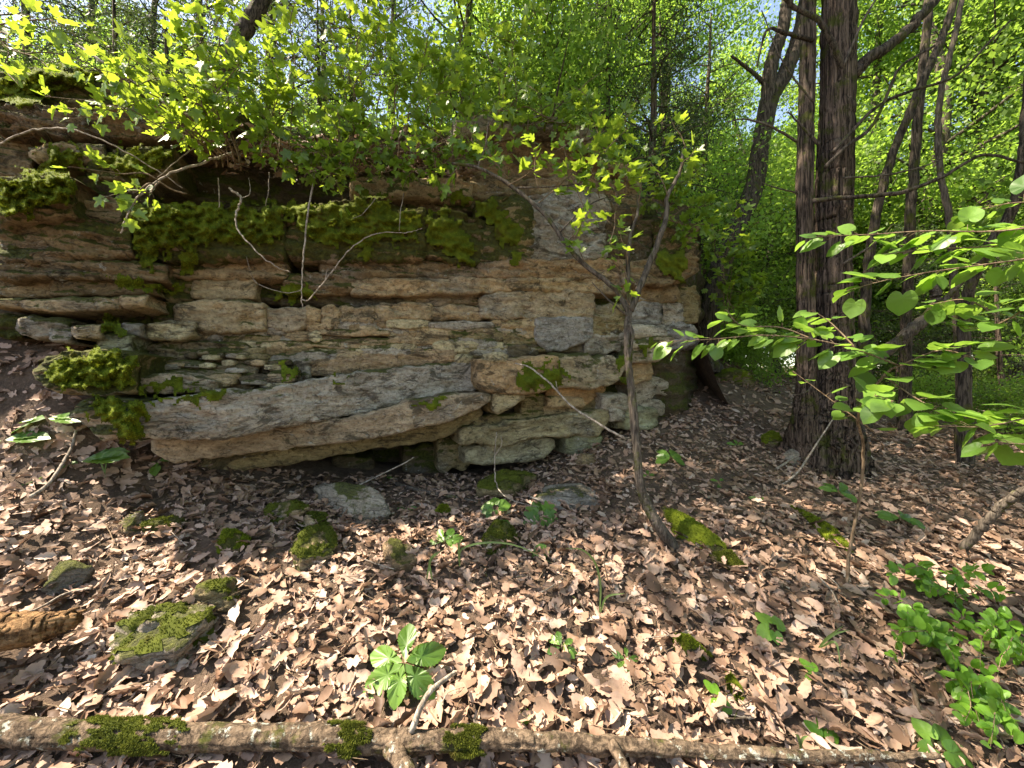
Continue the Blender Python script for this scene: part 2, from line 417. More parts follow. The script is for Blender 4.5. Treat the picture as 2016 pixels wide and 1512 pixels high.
def slab(top, bot, p, depth=.55, tint=TAN, moss=.3, amp=.022, lam=.5, rnd=.07, end=.10, sp=3.0, name='rock_slab', seed=None, back=0.0, tilt=0.0, rough=1.0, nexp=5.0, label=None):
    """a bed of rock: upper and lower edge traced in photo pixels, p = how far it stands out of the face (number or [(x,p)])"""
    seed = seed if seed is not None else len(ROCKV) * 3 + 1
    top = np.array(top, float); bot = np.array(bot, float)
    x0, x1 = max(top[0, 0], bot[0, 0]) - 3, min(top[-1, 0], bot[-1, 0]) + 3
    nu = int(max(8, (x1 - x0) / sp)); xs = np.linspace(x0, x1, nu)
    yt = np.interp(xs, top[:, 0], top[:, 1]); yb = np.interp(xs, bot[:, 0], bot[:, 1])
    H = (yb - yt)
    w1 = lambda s, f: fbm(np.stack([xs * f, np.full(nu, s * 3.7), np.full(nu, seed * 1.3)], 1), 4, seed)
    wl = min(6.0, H.mean() * .13) * rough
    yt = yt - 3.0 + wl * w1(1, .035) * 1.6; yb = yb + 1.6 + wl * w1(2, .035) * 1.6
    if isinstance(p, (int, float)): pp = np.full(nu, float(p))
    else: pp = np.interp(xs, [q[0] for q in p], [q[1] for q in p])
    if 500 < yt.mean() < 700 and pp.mean() < .21: pp = .11 + (pp - .11) * .6       # the middle beds form one nearly even face
    u = (xs - x0) / (x1 - x0) * 2 - 1
    el = min(.5, 13.0 / max(x1 - x0, 1)) * 2                                   # rounded ends
    ue = np.clip((np.abs(u) - (1 - el)) / el, 0, 1)
    es = 1 - (1 - ue ** 2.2) ** .5
    mid = (yt + yb) / 2
    yt = mid + (yt - mid) * (1 - .30 * es); yb = mid + (yb - mid) * (1 - .30 * es)
    d = dref(xs) - pp + end * es * .8
    nf = int(np.clip(np.max(H) / sp, 6, 64)); nb = 6
    vv = np.linspace(-1, 1, nf)
    ins = rnd * .46 * (1 - (1 - np.abs(vv) ** nexp) ** (1 / nexp))
    Z = lambda y: CAMZ - (y - CY) / FPX * d
    zt, zb = Z(yt), Z(yb)
    zz = zt[:, None] + (zb - zt)[:, None] * ((vv + 1) / 2)[None, :]
    X = ((xs - CX) / FPX * d)[:, None] * np.ones((1, nf)); Y = d[:, None] * np.ones((1, nf))
    V = np.stack([X + INN[0] * ins[None, :], Y + INN[1] * ins[None, :], zz], -1) - INN * (tilt * (vv + 1) / 2)[None, :, None]
    q = V.reshape(-1, 3)
    # relief of the face: broad bulges, bedding laminae, chips
    dis = amp * 1.9 * fbm(q * np.array([2.2, 2.2, 4.0]), 4, seed) + amp * .9 * fbm(q * np.array([9, 9, 16.]), 4, seed + 3)
    warp = .02 * pn(q * 3.0, seed + 9)
    lamn = pn(np.stack([q[:, 0] * 1.6, q[:, 1] * 1.6, (q[:, 2] + warp) * 24], 1), seed + 5)
    lamn2 = pn(np.stack([q[:, 0] * 4, q[:, 1] * 4, (q[:, 2] + warp) * 58], 1), seed + 6)
    dis = dis + lam * (.026 * np.tanh(lamn * 5) + .012 * np.tanh(lamn2 * 5))
    chip = np.clip(fbm(q * np.array([4.5, 4.5, 9.0]), 3, seed + 12) - .22, 0, 1) * amp * 6
    dis = dis - chip
    # fracture plates with sharp edges
    sx = q[:, 0] * .94 + q[:, 1] * .35; wz = q[:, 2] + .03 * pn(q * 5, seed + 21); wx_ = sx + .05 * pn(q * 7, seed + 22)
    pc = .14 + lam * 1.15
    v1, e1 = cells(wx_ / .26, wz / .062, seed); v2, e2 = cells(wx_ / .11 + 7, wz / .026, seed + 1)
    dis = dis + pc * (.030 * (v1 - .5) + .017 * (v2 - .5)) - pc * (.016 * np.clip(1 - e1 / .10, 0, 1) + .007 * np.clip(1 - e2 / .14, 0, 1))
    lim = np.clip(H.mean() / 40., .3, 1.0)
    V = V - INN * (dis.reshape(nu, nf) * lim)[..., None]
    tb = np.linspace(1, 0, nb, endpoint=False) ** 1.6                           # back edge -> front edge
    topb = V[:, :1, :] + INN * (depth * tb)[None, :, None] + np.array([0, 0, 1.0]) * (back * tb)[None, :, None]
    botb = V[:, -1:, :] + INN * (depth * tb[::-1])[None, :, None]
    bq = topb.reshape(-1, 3); topb = topb + np.array([0, 0, 1.]) * (.03 * fbm(bq * 5, 3, seed + 8)).reshape(nu, nb)[..., None] * (1 - tb * .3)[None, :, None]
    W = np.concatenate([topb, V, botb], 1); nv = W.shape[1]
    V = W.reshape(-1, 3)
    f = grid_faces(nu, nv)[:, ::-1]
    c0 = np.arange(nv); c1 = (nu - 1) * nv + np.arange(nv)
    caps = []
    for c, rev in ((c0, False), (c1, True)):
        a = np.stack([c[:nv // 2 - 1], c[1:nv // 2], c[::-1][1:nv // 2], c[::-1][:nv // 2 - 1]], 1)
        caps.append(a[:, ::-1] if rev else a)
    xm, ym = xs.mean(), (yt.mean() + yb.mean()) / 2                            # the damp, algae stained parts of the ledge
    if xm < 330 and ym < 670: tint = tuple(k * .78 for k in tint); moss = min(1, moss + .14)
    elif ym < 600 and xm < 950: tint = tuple(k * .88 for k in tint); moss = min(1, moss + .08)
    elif 620 < ym < 700: moss = min(1, moss + .06)
    o = mk(name, V, [f] + caps, M['rock'], ledge)
    o.color = (*(min(.60, x * y) for x, y in zip(tint, (1.44, 1.43, 1.36))), moss)
    if label: o['label'] = label
    ROCKV.append(V)
    return o

def block(x0, x1, y0, y1, p, skew=0.0, **k):
    """a squarish bed piece with slightly uneven edges"""
    r = random.Random(int(x0 * 7 + y0 * 13)); n = 5; xs = np.linspace(x0, x1, n); h = y1 - y0
    top = [(x, y0 + skew * (x - x0) + r.uniform(-.09, .09) * h) for x in xs]
    bot = [(x, y1 + skew * (x - x0) + r.uniform(-.09, .09) * h) for x in xs]
    return slab(top, bot, p, **k)

# core of the ledge behind the beds, so joints are dark but never empty
nx, nz = 220, 120
cx = np.linspace(-22, 1390, nx); tz = np.linspace(0, 1, nz)
cd = dref(cx) + .16 + np.clip((cx - 1345) / 45, 0, 1) ** 2 * 2.6
V = np.stack([((cx - CX) / FPX * cd)[:, None] * np.ones((1, nz)), cd[:, None] * np.ones((1, nz)), (-.4 + tz * 4.25)[None, :] * np.ones((nx, 1))], -1)
q = V.reshape(-1, 3)
_und = np.clip((.95 - q[:, 2]) / .2, 0, 1) * (q[:, 0] < 1.2)
q = q + INN * (_und * .75)[:, None]
V = q - INN * (.13 * fbm(q * np.array([1.5, 1.5, 3]), 5, 40) + .05 * np.tanh(4 * pn(np.stack([q[:, 0], q[:, 1], q[:, 2] * 12], 1), 44)))[:, None]
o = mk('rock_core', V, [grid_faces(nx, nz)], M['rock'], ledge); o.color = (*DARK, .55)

# --- foot of the ledge: long lip slabs
slab([(262, 796), (300, 790), (340, 784), (417, 773), (520, 768), (600, 752), (640, 742), (685, 737), (800, 722), (940, 711)],
     [(262, 864), (300, 867), (417, 867), (500, 856), (555, 842), (650, 826), (754, 803), (893, 775), (940, 768)],
     [(262, .62), (420, .60), (560, .50), (700, .30), (940, .12)], depth=.9, tint=(.335, .325, .31), moss=.18, amp=.016, lam=.12, rnd=.09, name='lip_slab', rough=.6,
     label='long grey lip slab overhanging the foot of the ledge')
slab([(300, 866), (417, 866), (555, 842), (702, 821), (760, 806), (803, 792), (900, 777), (964, 776)],
     [(300, 893), (340, 912), (451, 898), (562, 883), (700, 868), (790, 850), (893, 828), (940, 806), (964, 790)],
     [(300, .38), (560, .34), (700, .40), (800, .46), (964, .46)], depth=.9, tint=(.31, .26, .20), moss=.1, amp=.014, lam=.1, rnd=.06, name='lip_slab', rough=.6)
slab([(350, 912), (451, 898), (562, 884), (700, 868), (876, 834), (948, 806)],
     [(350, 930), (486, 925), (600, 908), (700, 890), (876, 864), (948, 822)],
     [(350, .10), (700, .12), (948, .18)], depth=.7, tint=OLIVE, moss=.2, amp=.018, lam=.2, rnd=.05, name='lip_slab')
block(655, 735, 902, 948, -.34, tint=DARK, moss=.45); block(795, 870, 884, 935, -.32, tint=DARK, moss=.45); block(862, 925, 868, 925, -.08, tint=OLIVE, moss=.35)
block(560, 660, 914, 950, -.5, tint=DARK, moss=.5)  # back stones of the hollow coloured dark, putting its shade into the tint
# --- the block pile right of the joint
slab([(941, 708), (962, 711), (1010, 709), (1060, 704), (1100, 700)], [(941, 752), (950, 764), (964, 773), (1010, 776), (1060, 774), (1085, 766), (1100, 752)],
     .44, depth=.7, tint=(.36, .265, .165), moss=.12, amp=.014, lam=.05, rnd=.09, back=.05, name='rock_block', rough=.5, label='rounded tan block with moss on its shoulder')
slab([(1094, 701), (1120, 700), (1171, 702), (1234, 706)], [(1094, 762), (1130, 763), (1171, 762), (1219, 752), (1234, 728)],
     .36, depth=.8, tint=(.33, .29, .22), moss=.34, amp=.02, lam=.15, rnd=.10, back=.09, name='rock_block')
slab([(1076, 762), (1120, 762), (1190, 760)], [(1076, 792), (1120, 799), (1160, 795), (1190, 772)], .18, tint=ORANGE, moss=.12, lam=.35, name='rock_block')
slab([(968, 776), (1000, 776), (1030, 777)], [(968, 806), (980, 816), (1000, 806), (1030, 788)], .36, depth=.4, tint=PALE, moss=.08, lam=.25, rnd=.05, name='wedge_stone', label='pale wedge of stone jammed under the block')
block(1026, 1070, 776, 818, .14, tint=OLIVE, moss=.35, name='rock_block'); block(1078, 1150, 784, 802, .24, tint=TAN, moss=.12, name='rock_block')
block(1064, 1146, 800, 826, .10, tint=TAN, moss=.3, name='rock_block'); block(1140, 1196, 776, 806, .12, tint=OLIVE, moss=.2, name='rock_block')
slab([(930, 822), (990, 820), (1070, 812)], [(930, 846), (1000, 838), (1070, 828)], .14, tint=OLIVE, moss=.25, lam=.6)
slab([(905, 850), (935, 845), (1000, 834), (1068, 824), (1140, 815), (1202, 810)], [(905, 876), (997, 877), (1067, 862), (1120, 860), (1180, 858), (1202, 824)],
     .32, depth=.7, tint=(.27, .245, .165), moss=.14, lam=.3, rnd=.06, name='rock_slab')
slab([(915, 888), (960, 880), (1040, 866), (1089, 864)], [(915, 912), (960, 916), (1040, 909), (1070, 904), (1089, 886)], .24, depth=.6, tint=(.27, .265, .20), moss=.1, lam=.1, rnd=.07, name='rock_slab', rough=.5)
slab([(1114, 862), (1150, 858), (1184, 860)], [(1114, 892), (1150, 897), (1184, 888)], .26, tint=(.2, .22, .15), moss=.3, lam=.1, rnd=.08, name='rock_block')
block(1183, 1236, 779, 806, .30, tint=GREY, moss=.12, name='rock_block'); block(1200, 1228, 806, 829, .34, tint=GREY, moss=.05, depth=.3, name='rock_block')
block(1216, 1292, 806, 845, .22, tint=GREEN, moss=.1, name='rock_block', rnd=.11); block(1248, 1308, 783, 809, .05, tint=GREY, moss=.12, name='rock_block', skew=.15)
block(1272, 1316, 742, 775, -.1, tint=GREY, moss=.15, name='rock_block', skew=.1); block(1243, 1282, 708, 750, .18, tint=TAN, moss=.2, name='rock_block')
block(1238, 1290, 748, 786, .06, tint=GREY, moss=.15, name='rock_block')
slab([(1240, 668), (1270, 664), (1322, 662)], [(1240, 712), (1270, 716), (1300, 710), (1322, 690)], .34, tint=(.36, .34, .29), moss=.42, rnd=.08, name='rock_slab')
block(1244, 1312, 641, 664, .32, tint=(.42, .40, .36), moss=.05, name='rock_slab')
# --- right hand end of the face
block(1232, 1300, 590, 640, .05, tint=BLUE, moss=.1); block(1290, 1345, 598, 650, -.1, tint=GREY, moss=.15); block(1300, 1372, 640, 690, -.05, tint=BLUE, moss=.1)
block(1330, 1374, 560, 642, -.2, tint=OLIVE, moss=.3); block(1240, 1335, 562, 592, .02, tint=BROWN, moss=.1, lam=.8)
slab([(1222, 520), (1290, 506), (1372, 500)], [(1222, 560), (1290, 560), (1340, 556), (1372, 540)], .22, depth=.7, tint=BROWN, moss=.2, lam=.9)
block(1222, 1300, 430, 515, .0, tint=DARK, moss=.45); block(1290, 1374, 430, 505, .12, tint=BROWN, moss=.62, depth=.9)
block(1180, 1262, 350, 440, .0, tint=BROWN, moss=.35)
# --- middle of the face
slab([(1162, 600), (1200, 598), (1232, 596)], [(1162, 640), (1200, 642), (1232, 638)], .06, tint=OLIVE, moss=.25)
block(1160, 1236, 636, 690, .02, tint=DARK, moss=.2, lam=.7)
slab([(1052, 628), (1100, 626), (1166, 624)], [(1052, 672), (1080, 690), (1110, 688), (1166, 668)], .16, tint=BLUE, moss=.04, amp=.014, lam=.05, rnd=.06, rough=.5, name='rock_block')
slab([(944, 584), (1000, 574), (1080, 572), (1168, 576)], [(944, 622), (1000, 628), (1080, 629), (1168, 628)], .13, tint=(.36, .31, .235), moss=.03, lam=.25, rnd=.05, name='rock_block')
slab([(690, 552), (760, 549), (880, 546), (1000, 548), (1100, 548), (1234, 552)], [(690, 578), (800, 580), (900, 578), (1000, 572), (1100, 573), (1234, 578)], .15, tint=TAN, moss=.1, lam=.8)
slab([(560, 540), (640, 536), (700, 530)], [(560, 574), (640, 576), (700, 574)], .12, tint=BROWN, moss=.35, lam=.9)
slab([(630, 512), (760, 516), (880, 512), (960, 516)], [(630, 546), (760, 548), (880, 546), (960, 546)], .12, tint=BROWN, moss=.3, lam=.9)
slab([(940, 520), (1020, 510), (1110, 512), (1238, 510)], [(940, 546), (1020, 546), (1110, 548), (1238, 552)], .17, tint=(.34, .25, .16), moss=.12, lam=.6)
block(470, 640, 548, 600, -.10, tint=DARK, moss=.6, lam=.8); block(600, 800, 580, 602, -.06, tint=DARK, moss=.3, lam=1.); block(780, 950, 578, 600, -.03, tint=BROWN, moss=.25, lam=1.)
slab([(376, 552), (430, 545), (505, 549)], [(376, 586), (430, 590), (505, 584)], .16, tint=(.37, .315, .22), moss=.12, rnd=.06, lam=.3)
slab([(316, 512), (400, 508), (490, 508), (565, 514)], [(316, 545), (400, 549), (490, 548), (565, 546)], .17, tint=(.33, .265, .18), moss=.22, lam=.5)
slab([(346, 600), (400, 592), (470, 590), (524, 600)], [(346, 640), (400, 655), (470, 654), (524, 646)], .19, tint=(.36, .305, .215), moss=.1, lam=.25, rnd=.06, name='rock_block', rough=.6)
slab([(520, 608), (560, 604), (605, 606)], [(520, 644), (560, 650), (605, 646)], .13, tint=(.34, .30, .24), moss=.14, lam=.3); block(600, 632, 606, 650, .11, tint=TAN, moss=.1)
block(630, 672, 604, 646, .12, tint=TAN, moss=.06); block(668, 740, 604, 640, .10, tint=TAN, moss=.08); block(735, 850, 600, 632, .08, tint=TAN, moss=.1, lam=.7); block(840, 950, 602, 628, .07, tint=TAN, moss=.12, lam=.8)
slab([(282, 640), (330, 634), (384, 636)], [(282, 664), (330, 670), (384, 660)], .24, tint=PALE, moss=.08, lam=.4)
block(300, 350, 596, 640, .06, tint=DARK, moss=.5)
block(985, 1062, 630, 662, .10, tint=TAN, moss=.1, lam=.8); block(990, 1075, 656, 690, .12, tint=OLIVE, moss=.2, lam=.8); block(1150, 1240, 622, 662, .11, tint=OLIVE, moss=.25, lam=.6); block(1150, 1240, 656, 694, .12, tint=GREY, moss=.2, lam=.6); block(1040, 1170, 668, 696, .05, tint=DARK, moss=.2)
# laminated band: many thin flakes
lr = random.Random(3)
for row in range(9):
    y = 630 + row * 11.0; x = 330 + row * 6 + lr.uniform(0, 40)
    while x < 1056 - row * 2:
        w = lr.choice((26, 38, 55, 80, 120)) * lr.uniform(.8, 1.2); h = lr.uniform(9, 19)
        yy = y + (640 - x) * -.012 + lr.uniform(-4, 4)
        if yy < 700 + max(0, (700 - x)) * .15 and not (1040 < x + w) and not (x < 524 and yy < 646) and not (x < 600 and yy < 640):
            tn = lr.choice((TAN, PALE, TAN, OLIVE, GREY, BROWN))
            slab([(x, yy + 2), (x + w * .5, yy - 1), (x + w, yy + 2)], [(x, yy + h - 3), (x + w * .5, yy + h + 2), (x + w, yy + h - 2)],
                 lr.uniform(.06, .13), depth=.3, tint=tn, moss=lr.choice((.05, .1, .2, .35)), lam=.6, rnd=.022, sp=3.2, name='rock_flake', end=.04, nexp=8)
        x += w * lr.uniform(.75, 1.05)
# bed under the laminated band
slab([(600, 716), (650, 704), (700, 700), (800, 690), (898, 690)], [(600, 742), (680, 738), (740, 732), (800, 722), (898, 712)], .12, tint=(.34, .26, .18), moss=.1, lam=.5)
slab([(505, 700), (560, 698), (612, 700)], [(505, 758), (560, 762), (612, 748)], .16, tint=GREY, moss=.35, lam=.5, rnd=.08)
block(895, 930, 700, 714, .18, tint=PALE, moss=.05, depth=.25, name='small_stone'); block(962, 998, 697, 712, .46, tint=PALE, moss=.03, depth=.2, name='small_stone', rnd=.05)
block(1000, 1060, 676, 704, .20, tint=DARK, moss=.15, lam=.7); block(900, 1000, 684, 704, .10, tint=OLIVE, moss=.35, lam=.8)
# crumbly dark slope above the lip slab
slab([(283, 676), (350, 668), (430, 664), (520, 690)], [(283, 768), (350, 772), (430, 770), (520, 766)], .10, tilt=.30, depth=.5, tint=(.21, .18, .125), moss=.34, amp=.03, lam=1.0, rnd=.04)
for k in range(60):
    x = lr.uniform(285, 540); y = lr.uniform(674, 756); w = lr.uniform(18, 60); h = lr.uniform(5, 10)
    slab([(x, y + 2), (x + w * .5, y), (x + w, y + 2)], [(x, y + h - 1), (x + w * .5, y + h), (x + w, y + h - 1)], .13 + (y - 672) / 90 * .28 + lr.uniform(-.02, .03),
         depth=.2, tint=lr.choice((GREY, OLIVE, TAN, PALE, DARK)), moss=lr.choice((.15, .3, .45)), lam=.4, rnd=.02, sp=3.6, name='rock_flake', end=.04, nexp=8)
slab([(270, 744), (330, 735), (380, 744), (422, 752)], [(270, 772), (330, 774), (390, 772), (422, 762)], .52, depth=.5, tint=(.36, .33, .28), moss=.3, rnd=.06, name='rock_slab')
# --- mossy shelf and the beds of the left end
slab([(240, 404), (330, 400), (450, 402), (562, 408)], [(240, 500), (330, 508), (450, 510), (562, 505)], .26, depth=.8, tint=BROWN, moss=.85, rnd=.12, amp=.035, name='mossy_bed')
slab([(560, 408), (660, 396), (760, 394), (840, 412)], [(560, 500), (660, 512), (760, 512), (840, 505)], .24, depth=.8, tint=BROWN, moss=.85, rnd=.12, amp=.035, name='mossy_bed')
slab([(830, 420), (890, 412), (950, 430)], [(830, 500), (890, 514), (950, 518)], .20, depth=.8, tint=BROWN, moss=.85, rnd=.10, amp=.035, name='mossy_bed')
slab([(940, 392), (1000, 384), (1050, 388)], [(940, 510), (1000, 514), (1050, 512)], .16, depth=.8, tint=OLIVE, moss=.7, rnd=.09, amp=.035)
slab([(1040, 384), (1100, 376), (1196, 384)], [(1040, 510), (1100, 516), (1196, 510)], .14, depth=.8, tint=(.29, .285, .27), moss=.16, rnd=.08, amp=.035, lam=.3, label='grey lichen crusted face below the upper beds')
block(1190, 1240, 400, 512, .08, tint=DARK, moss=.3)
slab([(-15, 430), (60, 424), (160, 432), (262, 436)], [(-15, 508), (60, 515), (160, 508), (262, 500)], .30, depth=.8, tint=BROWN, moss=.42, rnd=.13, amp=.035, lam=.3, name='mossy_bed')
slab([(-15, 352), (40, 344), (150, 350)], [(-15, 440), (40, 430), (150, 420)], .38, depth=.9, tint=BROWN, moss=.5, rnd=.12, amp=.03, name='mossy_bed')
block(130, 262, 386, 436, .24, tint=TAN, moss=.25)
slab([(-15, 516), (100, 518), (262, 512), (330, 520)], [(-15, 548), (100, 546), (262, 550), (330, 552)], .28, tint=BROWN, moss=.3, lam=.8); block(-15, 110, 548, 582, .20, tint=TAN, moss=.2, lam=.7); block(100, 310, 552, 580, .22, tint=BROWN, moss=.3, lam=.8)
slab([(300, 548), (340, 546), (384, 554)], [(300, 586), (340, 592), (384, 590)], .1, tint=OLIVE, moss=.5)
slab([(40, 592), (120, 586), (240, 586)], [(40, 606), (120, 613), (240, 606)], .30, tint=PALE, moss=.25, lam=.4, rnd=.04); block(238, 292, 581, 603, .34, tint=PALE, moss=.08, rnd=.05); block(-15, 50, 588, 604, .22, tint=TAN, moss=.3)
block(36, 142, 628, 662, .26, tint=GREY, moss=.25); block(143, 202, 640, 666, .42, tint=PALE, moss=.12, rnd=.06, depth=.35, name='small_stone'); block(238, 282, 638, 666, .30, tint=GREY, moss=.15)
block(196, 262, 656, 690, .36, tint=GREEN, moss=.45, skew=.1); block(100, 146, 648, 672, .34, tint=GREY, moss=.2, depth=.3, name='small_stone'); block(-15, 50, 622, 665, .14, tint=DARK, moss=.6); block(190, 300, 606, 642, .02, tint=DARK, moss=.6)
slab([(78, 700), (140, 690), (210, 690), (270, 700)], [(78, 760), (140, 778), (210, 780), (270, 772)], .62, depth=.7, tint=OLIVE, moss=.7, rnd=.12, amp=.05, name='mossy_bed')
slab([(155, 792), (200, 786), (272, 788)], [(155, 826), (200, 866), (272, 872)], .66, depth=.8, tint=GREY, moss=.7, rnd=.1, amp=.05, name='mossy_bed')
# --- upper beds
slab([(-18, 205), (100, 200), (260, 206), (420, 230)], [(-18, 255), (100, 262), (260, 262), (420, 272)], .16, depth=1.2, tint=(.27, .19, .12), moss=.25, rnd=.1, name='cap_bed', lam=.8)
slab([(-18, 150), (80, 130), (240, 140), (420, 190), (480, 214)], [(-18, 208), (100, 202), (260, 208), (420, 232), (480, 240)], .02, depth=1.4, tint=OLIVE, moss=.6, rnd=.12, name='cap_bed')
slab([(60, 288), (120, 279), (210, 286)], [(60, 312), (120, 318), (210, 312)], .22, depth=.7, tint=TAN, moss=.35, rnd=.07); slab([(165, 304), (250, 290), (345, 292)], [(165, 340), (250, 352), (345, 340)], .22, depth=.7, tint=OLIVE, moss=.6, rnd=.08)
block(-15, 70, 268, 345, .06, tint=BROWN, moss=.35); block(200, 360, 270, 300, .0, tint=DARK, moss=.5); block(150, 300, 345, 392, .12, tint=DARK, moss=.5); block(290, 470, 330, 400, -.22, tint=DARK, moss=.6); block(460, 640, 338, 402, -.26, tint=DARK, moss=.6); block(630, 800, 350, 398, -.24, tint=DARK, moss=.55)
slab([(690, 352), (750, 344), (840, 348), (930, 360)], [(690, 388), (750, 386), (840, 392), (930, 396)], .04, tint=TAN, moss=.35, lam=.5); block(800, 950, 386, 420, -.05, tint=BROWN, moss=.5)
slab([(900, 262), (980, 250), (1080, 252), (1172, 272)], [(900, 350), (980, 352), (1080, 352), (1172, 356)], -.06, depth=.8, tint=(.22, .16, .10), moss=.1, rnd=.06, lam=.5)
slab([(1040, 350), (1100, 346), (1190, 352)], [(1040, 380), (1100, 378), (1190, 384)], .06, tint=BROWN, moss=.15, lam=.7); block(920, 1045, 350, 390, -.02, tint=BROWN, moss=.3, lam=.8)
slab([(895, 236), (950, 226), (1030, 222), (1110, 234), (1180, 262)], [(895, 262), (960, 252), (1040, 250), (1110, 256), (1180, 284)], .16, depth=1.2, tint=(.33, .31, .28), moss=.4, rnd=.06, name='cap_bed')
slab([(1160, 272), (1200, 290), (1250, 330)], [(1160, 300), (1200, 330), (1250, 360)], .1, depth=1.0, tint=BROWN, moss=.5)
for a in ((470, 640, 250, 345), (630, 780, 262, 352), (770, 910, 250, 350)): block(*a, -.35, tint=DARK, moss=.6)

# ------------------------------------------------------------------ top of the ledge
RV = np.vstack(ROCKV)
def topz(x, y):
    """height of the soil on top of the ledge; it runs down to the ground at both ends"""
    x = np.atleast_1d(np.asarray(x, float)); y = np.atleast_1d(np.asarray(y, float)); e = 4.09 + .369 * x + .12
    z = 3.62 + .12 * fbm(np.stack([x, y, x * 0], -1) * .8, 4, 77) + np.clip(y - e, 0, 3) * .10 + np.clip((x + 1) * .05, -.2, .1)
    s = np.clip((x - 1.7) / 1.5, 0, 1); s = s * s * (3 - 2 * s)
    l = np.clip((-3.5 - x) / 2.3, 0, 1); l = l * l * (3 - 2 * l)
    k = np.maximum(s, l)
    return z * (1 - k) + (gz(x, y) - .08) * k
tx = np.concatenate([-np.geomspace(60, 7, 12)[:-1], np.arange(-7, 3.6, .1)]); ty = np.linspace(0, 1, 60) ** 2
TX = tx[:, None] * np.ones((1, 60)); TY = np.maximum(4.09 + .369 * tx + .12, 1.4)[:, None] + ty[None, :] * 42
TZ = topz(TX.ravel(), TY.ravel())
mk('ledge_top', np.stack([TX.ravel(), TY.ravel(), TZ], -1), [grid_faces(len(tx), 60)[:, ::-1]], M['soil'], kind='structure')

# ------------------------------------------------------------------ moss growing on the beds
def front_depth(sp=4):
    x, y = PX(RV); gw, gh = 2016 // sp + 80, 1512 // sp
    D = np.full((gw, gh), 99.0)
    i = np.floor((x + 160) / sp).astype(int); j = np.floor(y / sp).astype(int)
    ok = (i >= 1) & (i < gw - 1) & (j >= 1) & (j < gh - 1)
    for a in (-1, 0, 1):
        for b_ in (-1, 0, 1): np.minimum.at(D, (i[ok] + a, j[ok] + b_), RV[ok, 1])
    return D
FD = front_depth()
def fdepth(x, y):
    i = np.clip(((np.asarray(x, float) + 160) / 4).astype(int), 0, FD.shape[0] - 1); j = np.clip((np.asarray(y, float) / 4).astype(int), 0, FD.shape[1] - 1)
    return FD[i, j]

def in_poly(x, y, poly):
    c = np.zeros(x.shape, bool); n = len(poly)
    for k in range(n):
        x1, y1 = poly[k]; x2, y2 = poly[(k + 1) % n]
        hit = ((y1 > y) != (y2 > y)) & (x < (x2 - x1) * (y - y1) / (y2 - y1 + 1e-12) + x1)
        c ^= hit
    return c

def edge_dist(x, y, poly):
    d = np.full(x.shape, 1e9); n = len(poly)
    for k in range(n):
        a = np.array(poly[k], float); e = np.array(poly[(k + 1) % n], float) - a
        t = np.clip(((x - a[0]) * e[0] + (y - a[1]) * e[1]) / (e @ e), 0, 1)
        d = np.minimum(d, np.hypot(x - a[0] - t * e[0], y - a[1] - t * e[1]))
    return d

def vnormals(V, F):
    n = np.zeros_like(V); fn = np.cross(V[F[:, 2]] - V[F[:, 0]], V[F[:, 3]] - V[F[:, 1]] if F.shape[1] == 4 else V[F[:, 1]] - V[F[:, 0]])
    for k in range(F.shape[1]): np.add.at(n, F[:, k], fn)
    return n / (np.linalg.norm(n, axis=1)[:, None] + 1e-12)

def blades(V, F, count, ln=.014, wd=.004, droop=.25, out=None, seed=0):
    """short moss shoots standing on a surface"""
    g = np.random.default_rng(seed + 900)
    n = vnormals(V, F)
    a = np.linalg.norm(np.cross(V[F[:, 1]] - V[F[:, 0]], V[F[:, 2]] - V[F[:, 0]]), axis=1) + 1e-9
    k = g.choice(len(F), count, p=a / a.sum())
    w = g.dirichlet(np.ones(F.shape[1]), count)
    pos = (V[F[k]] * w[..., None]).sum(1); nn = n[F[k, 0]]
    if out is not None: nn = np.where((nn @ out)[:, None] < 0, -nn, nn)
    dirn = nn + g.normal(size=(count, 3)) * .55 - np.array([0, 0, droop]); dirn /= np.linalg.norm(dirn, axis=1)[:, None]
    s = np.cross(dirn, g.normal(size=(count, 3))); s /= np.linalg.norm(s, axis=1)[:, None]
    l = ln * g.uniform(.5, 1.4, count)[:, None]; w_ = wd * g.uniform(.6, 1.3, count)[:, None]
    B = pos - nn * .003
    W = np.stack([B - s * w_, B + s * w_, B + dirn * l], 1).reshape(-1, 3)
    return W, np.arange(count * 3).reshape(-1, 3), np.repeat(g.uniform(0, 1, count), 3)

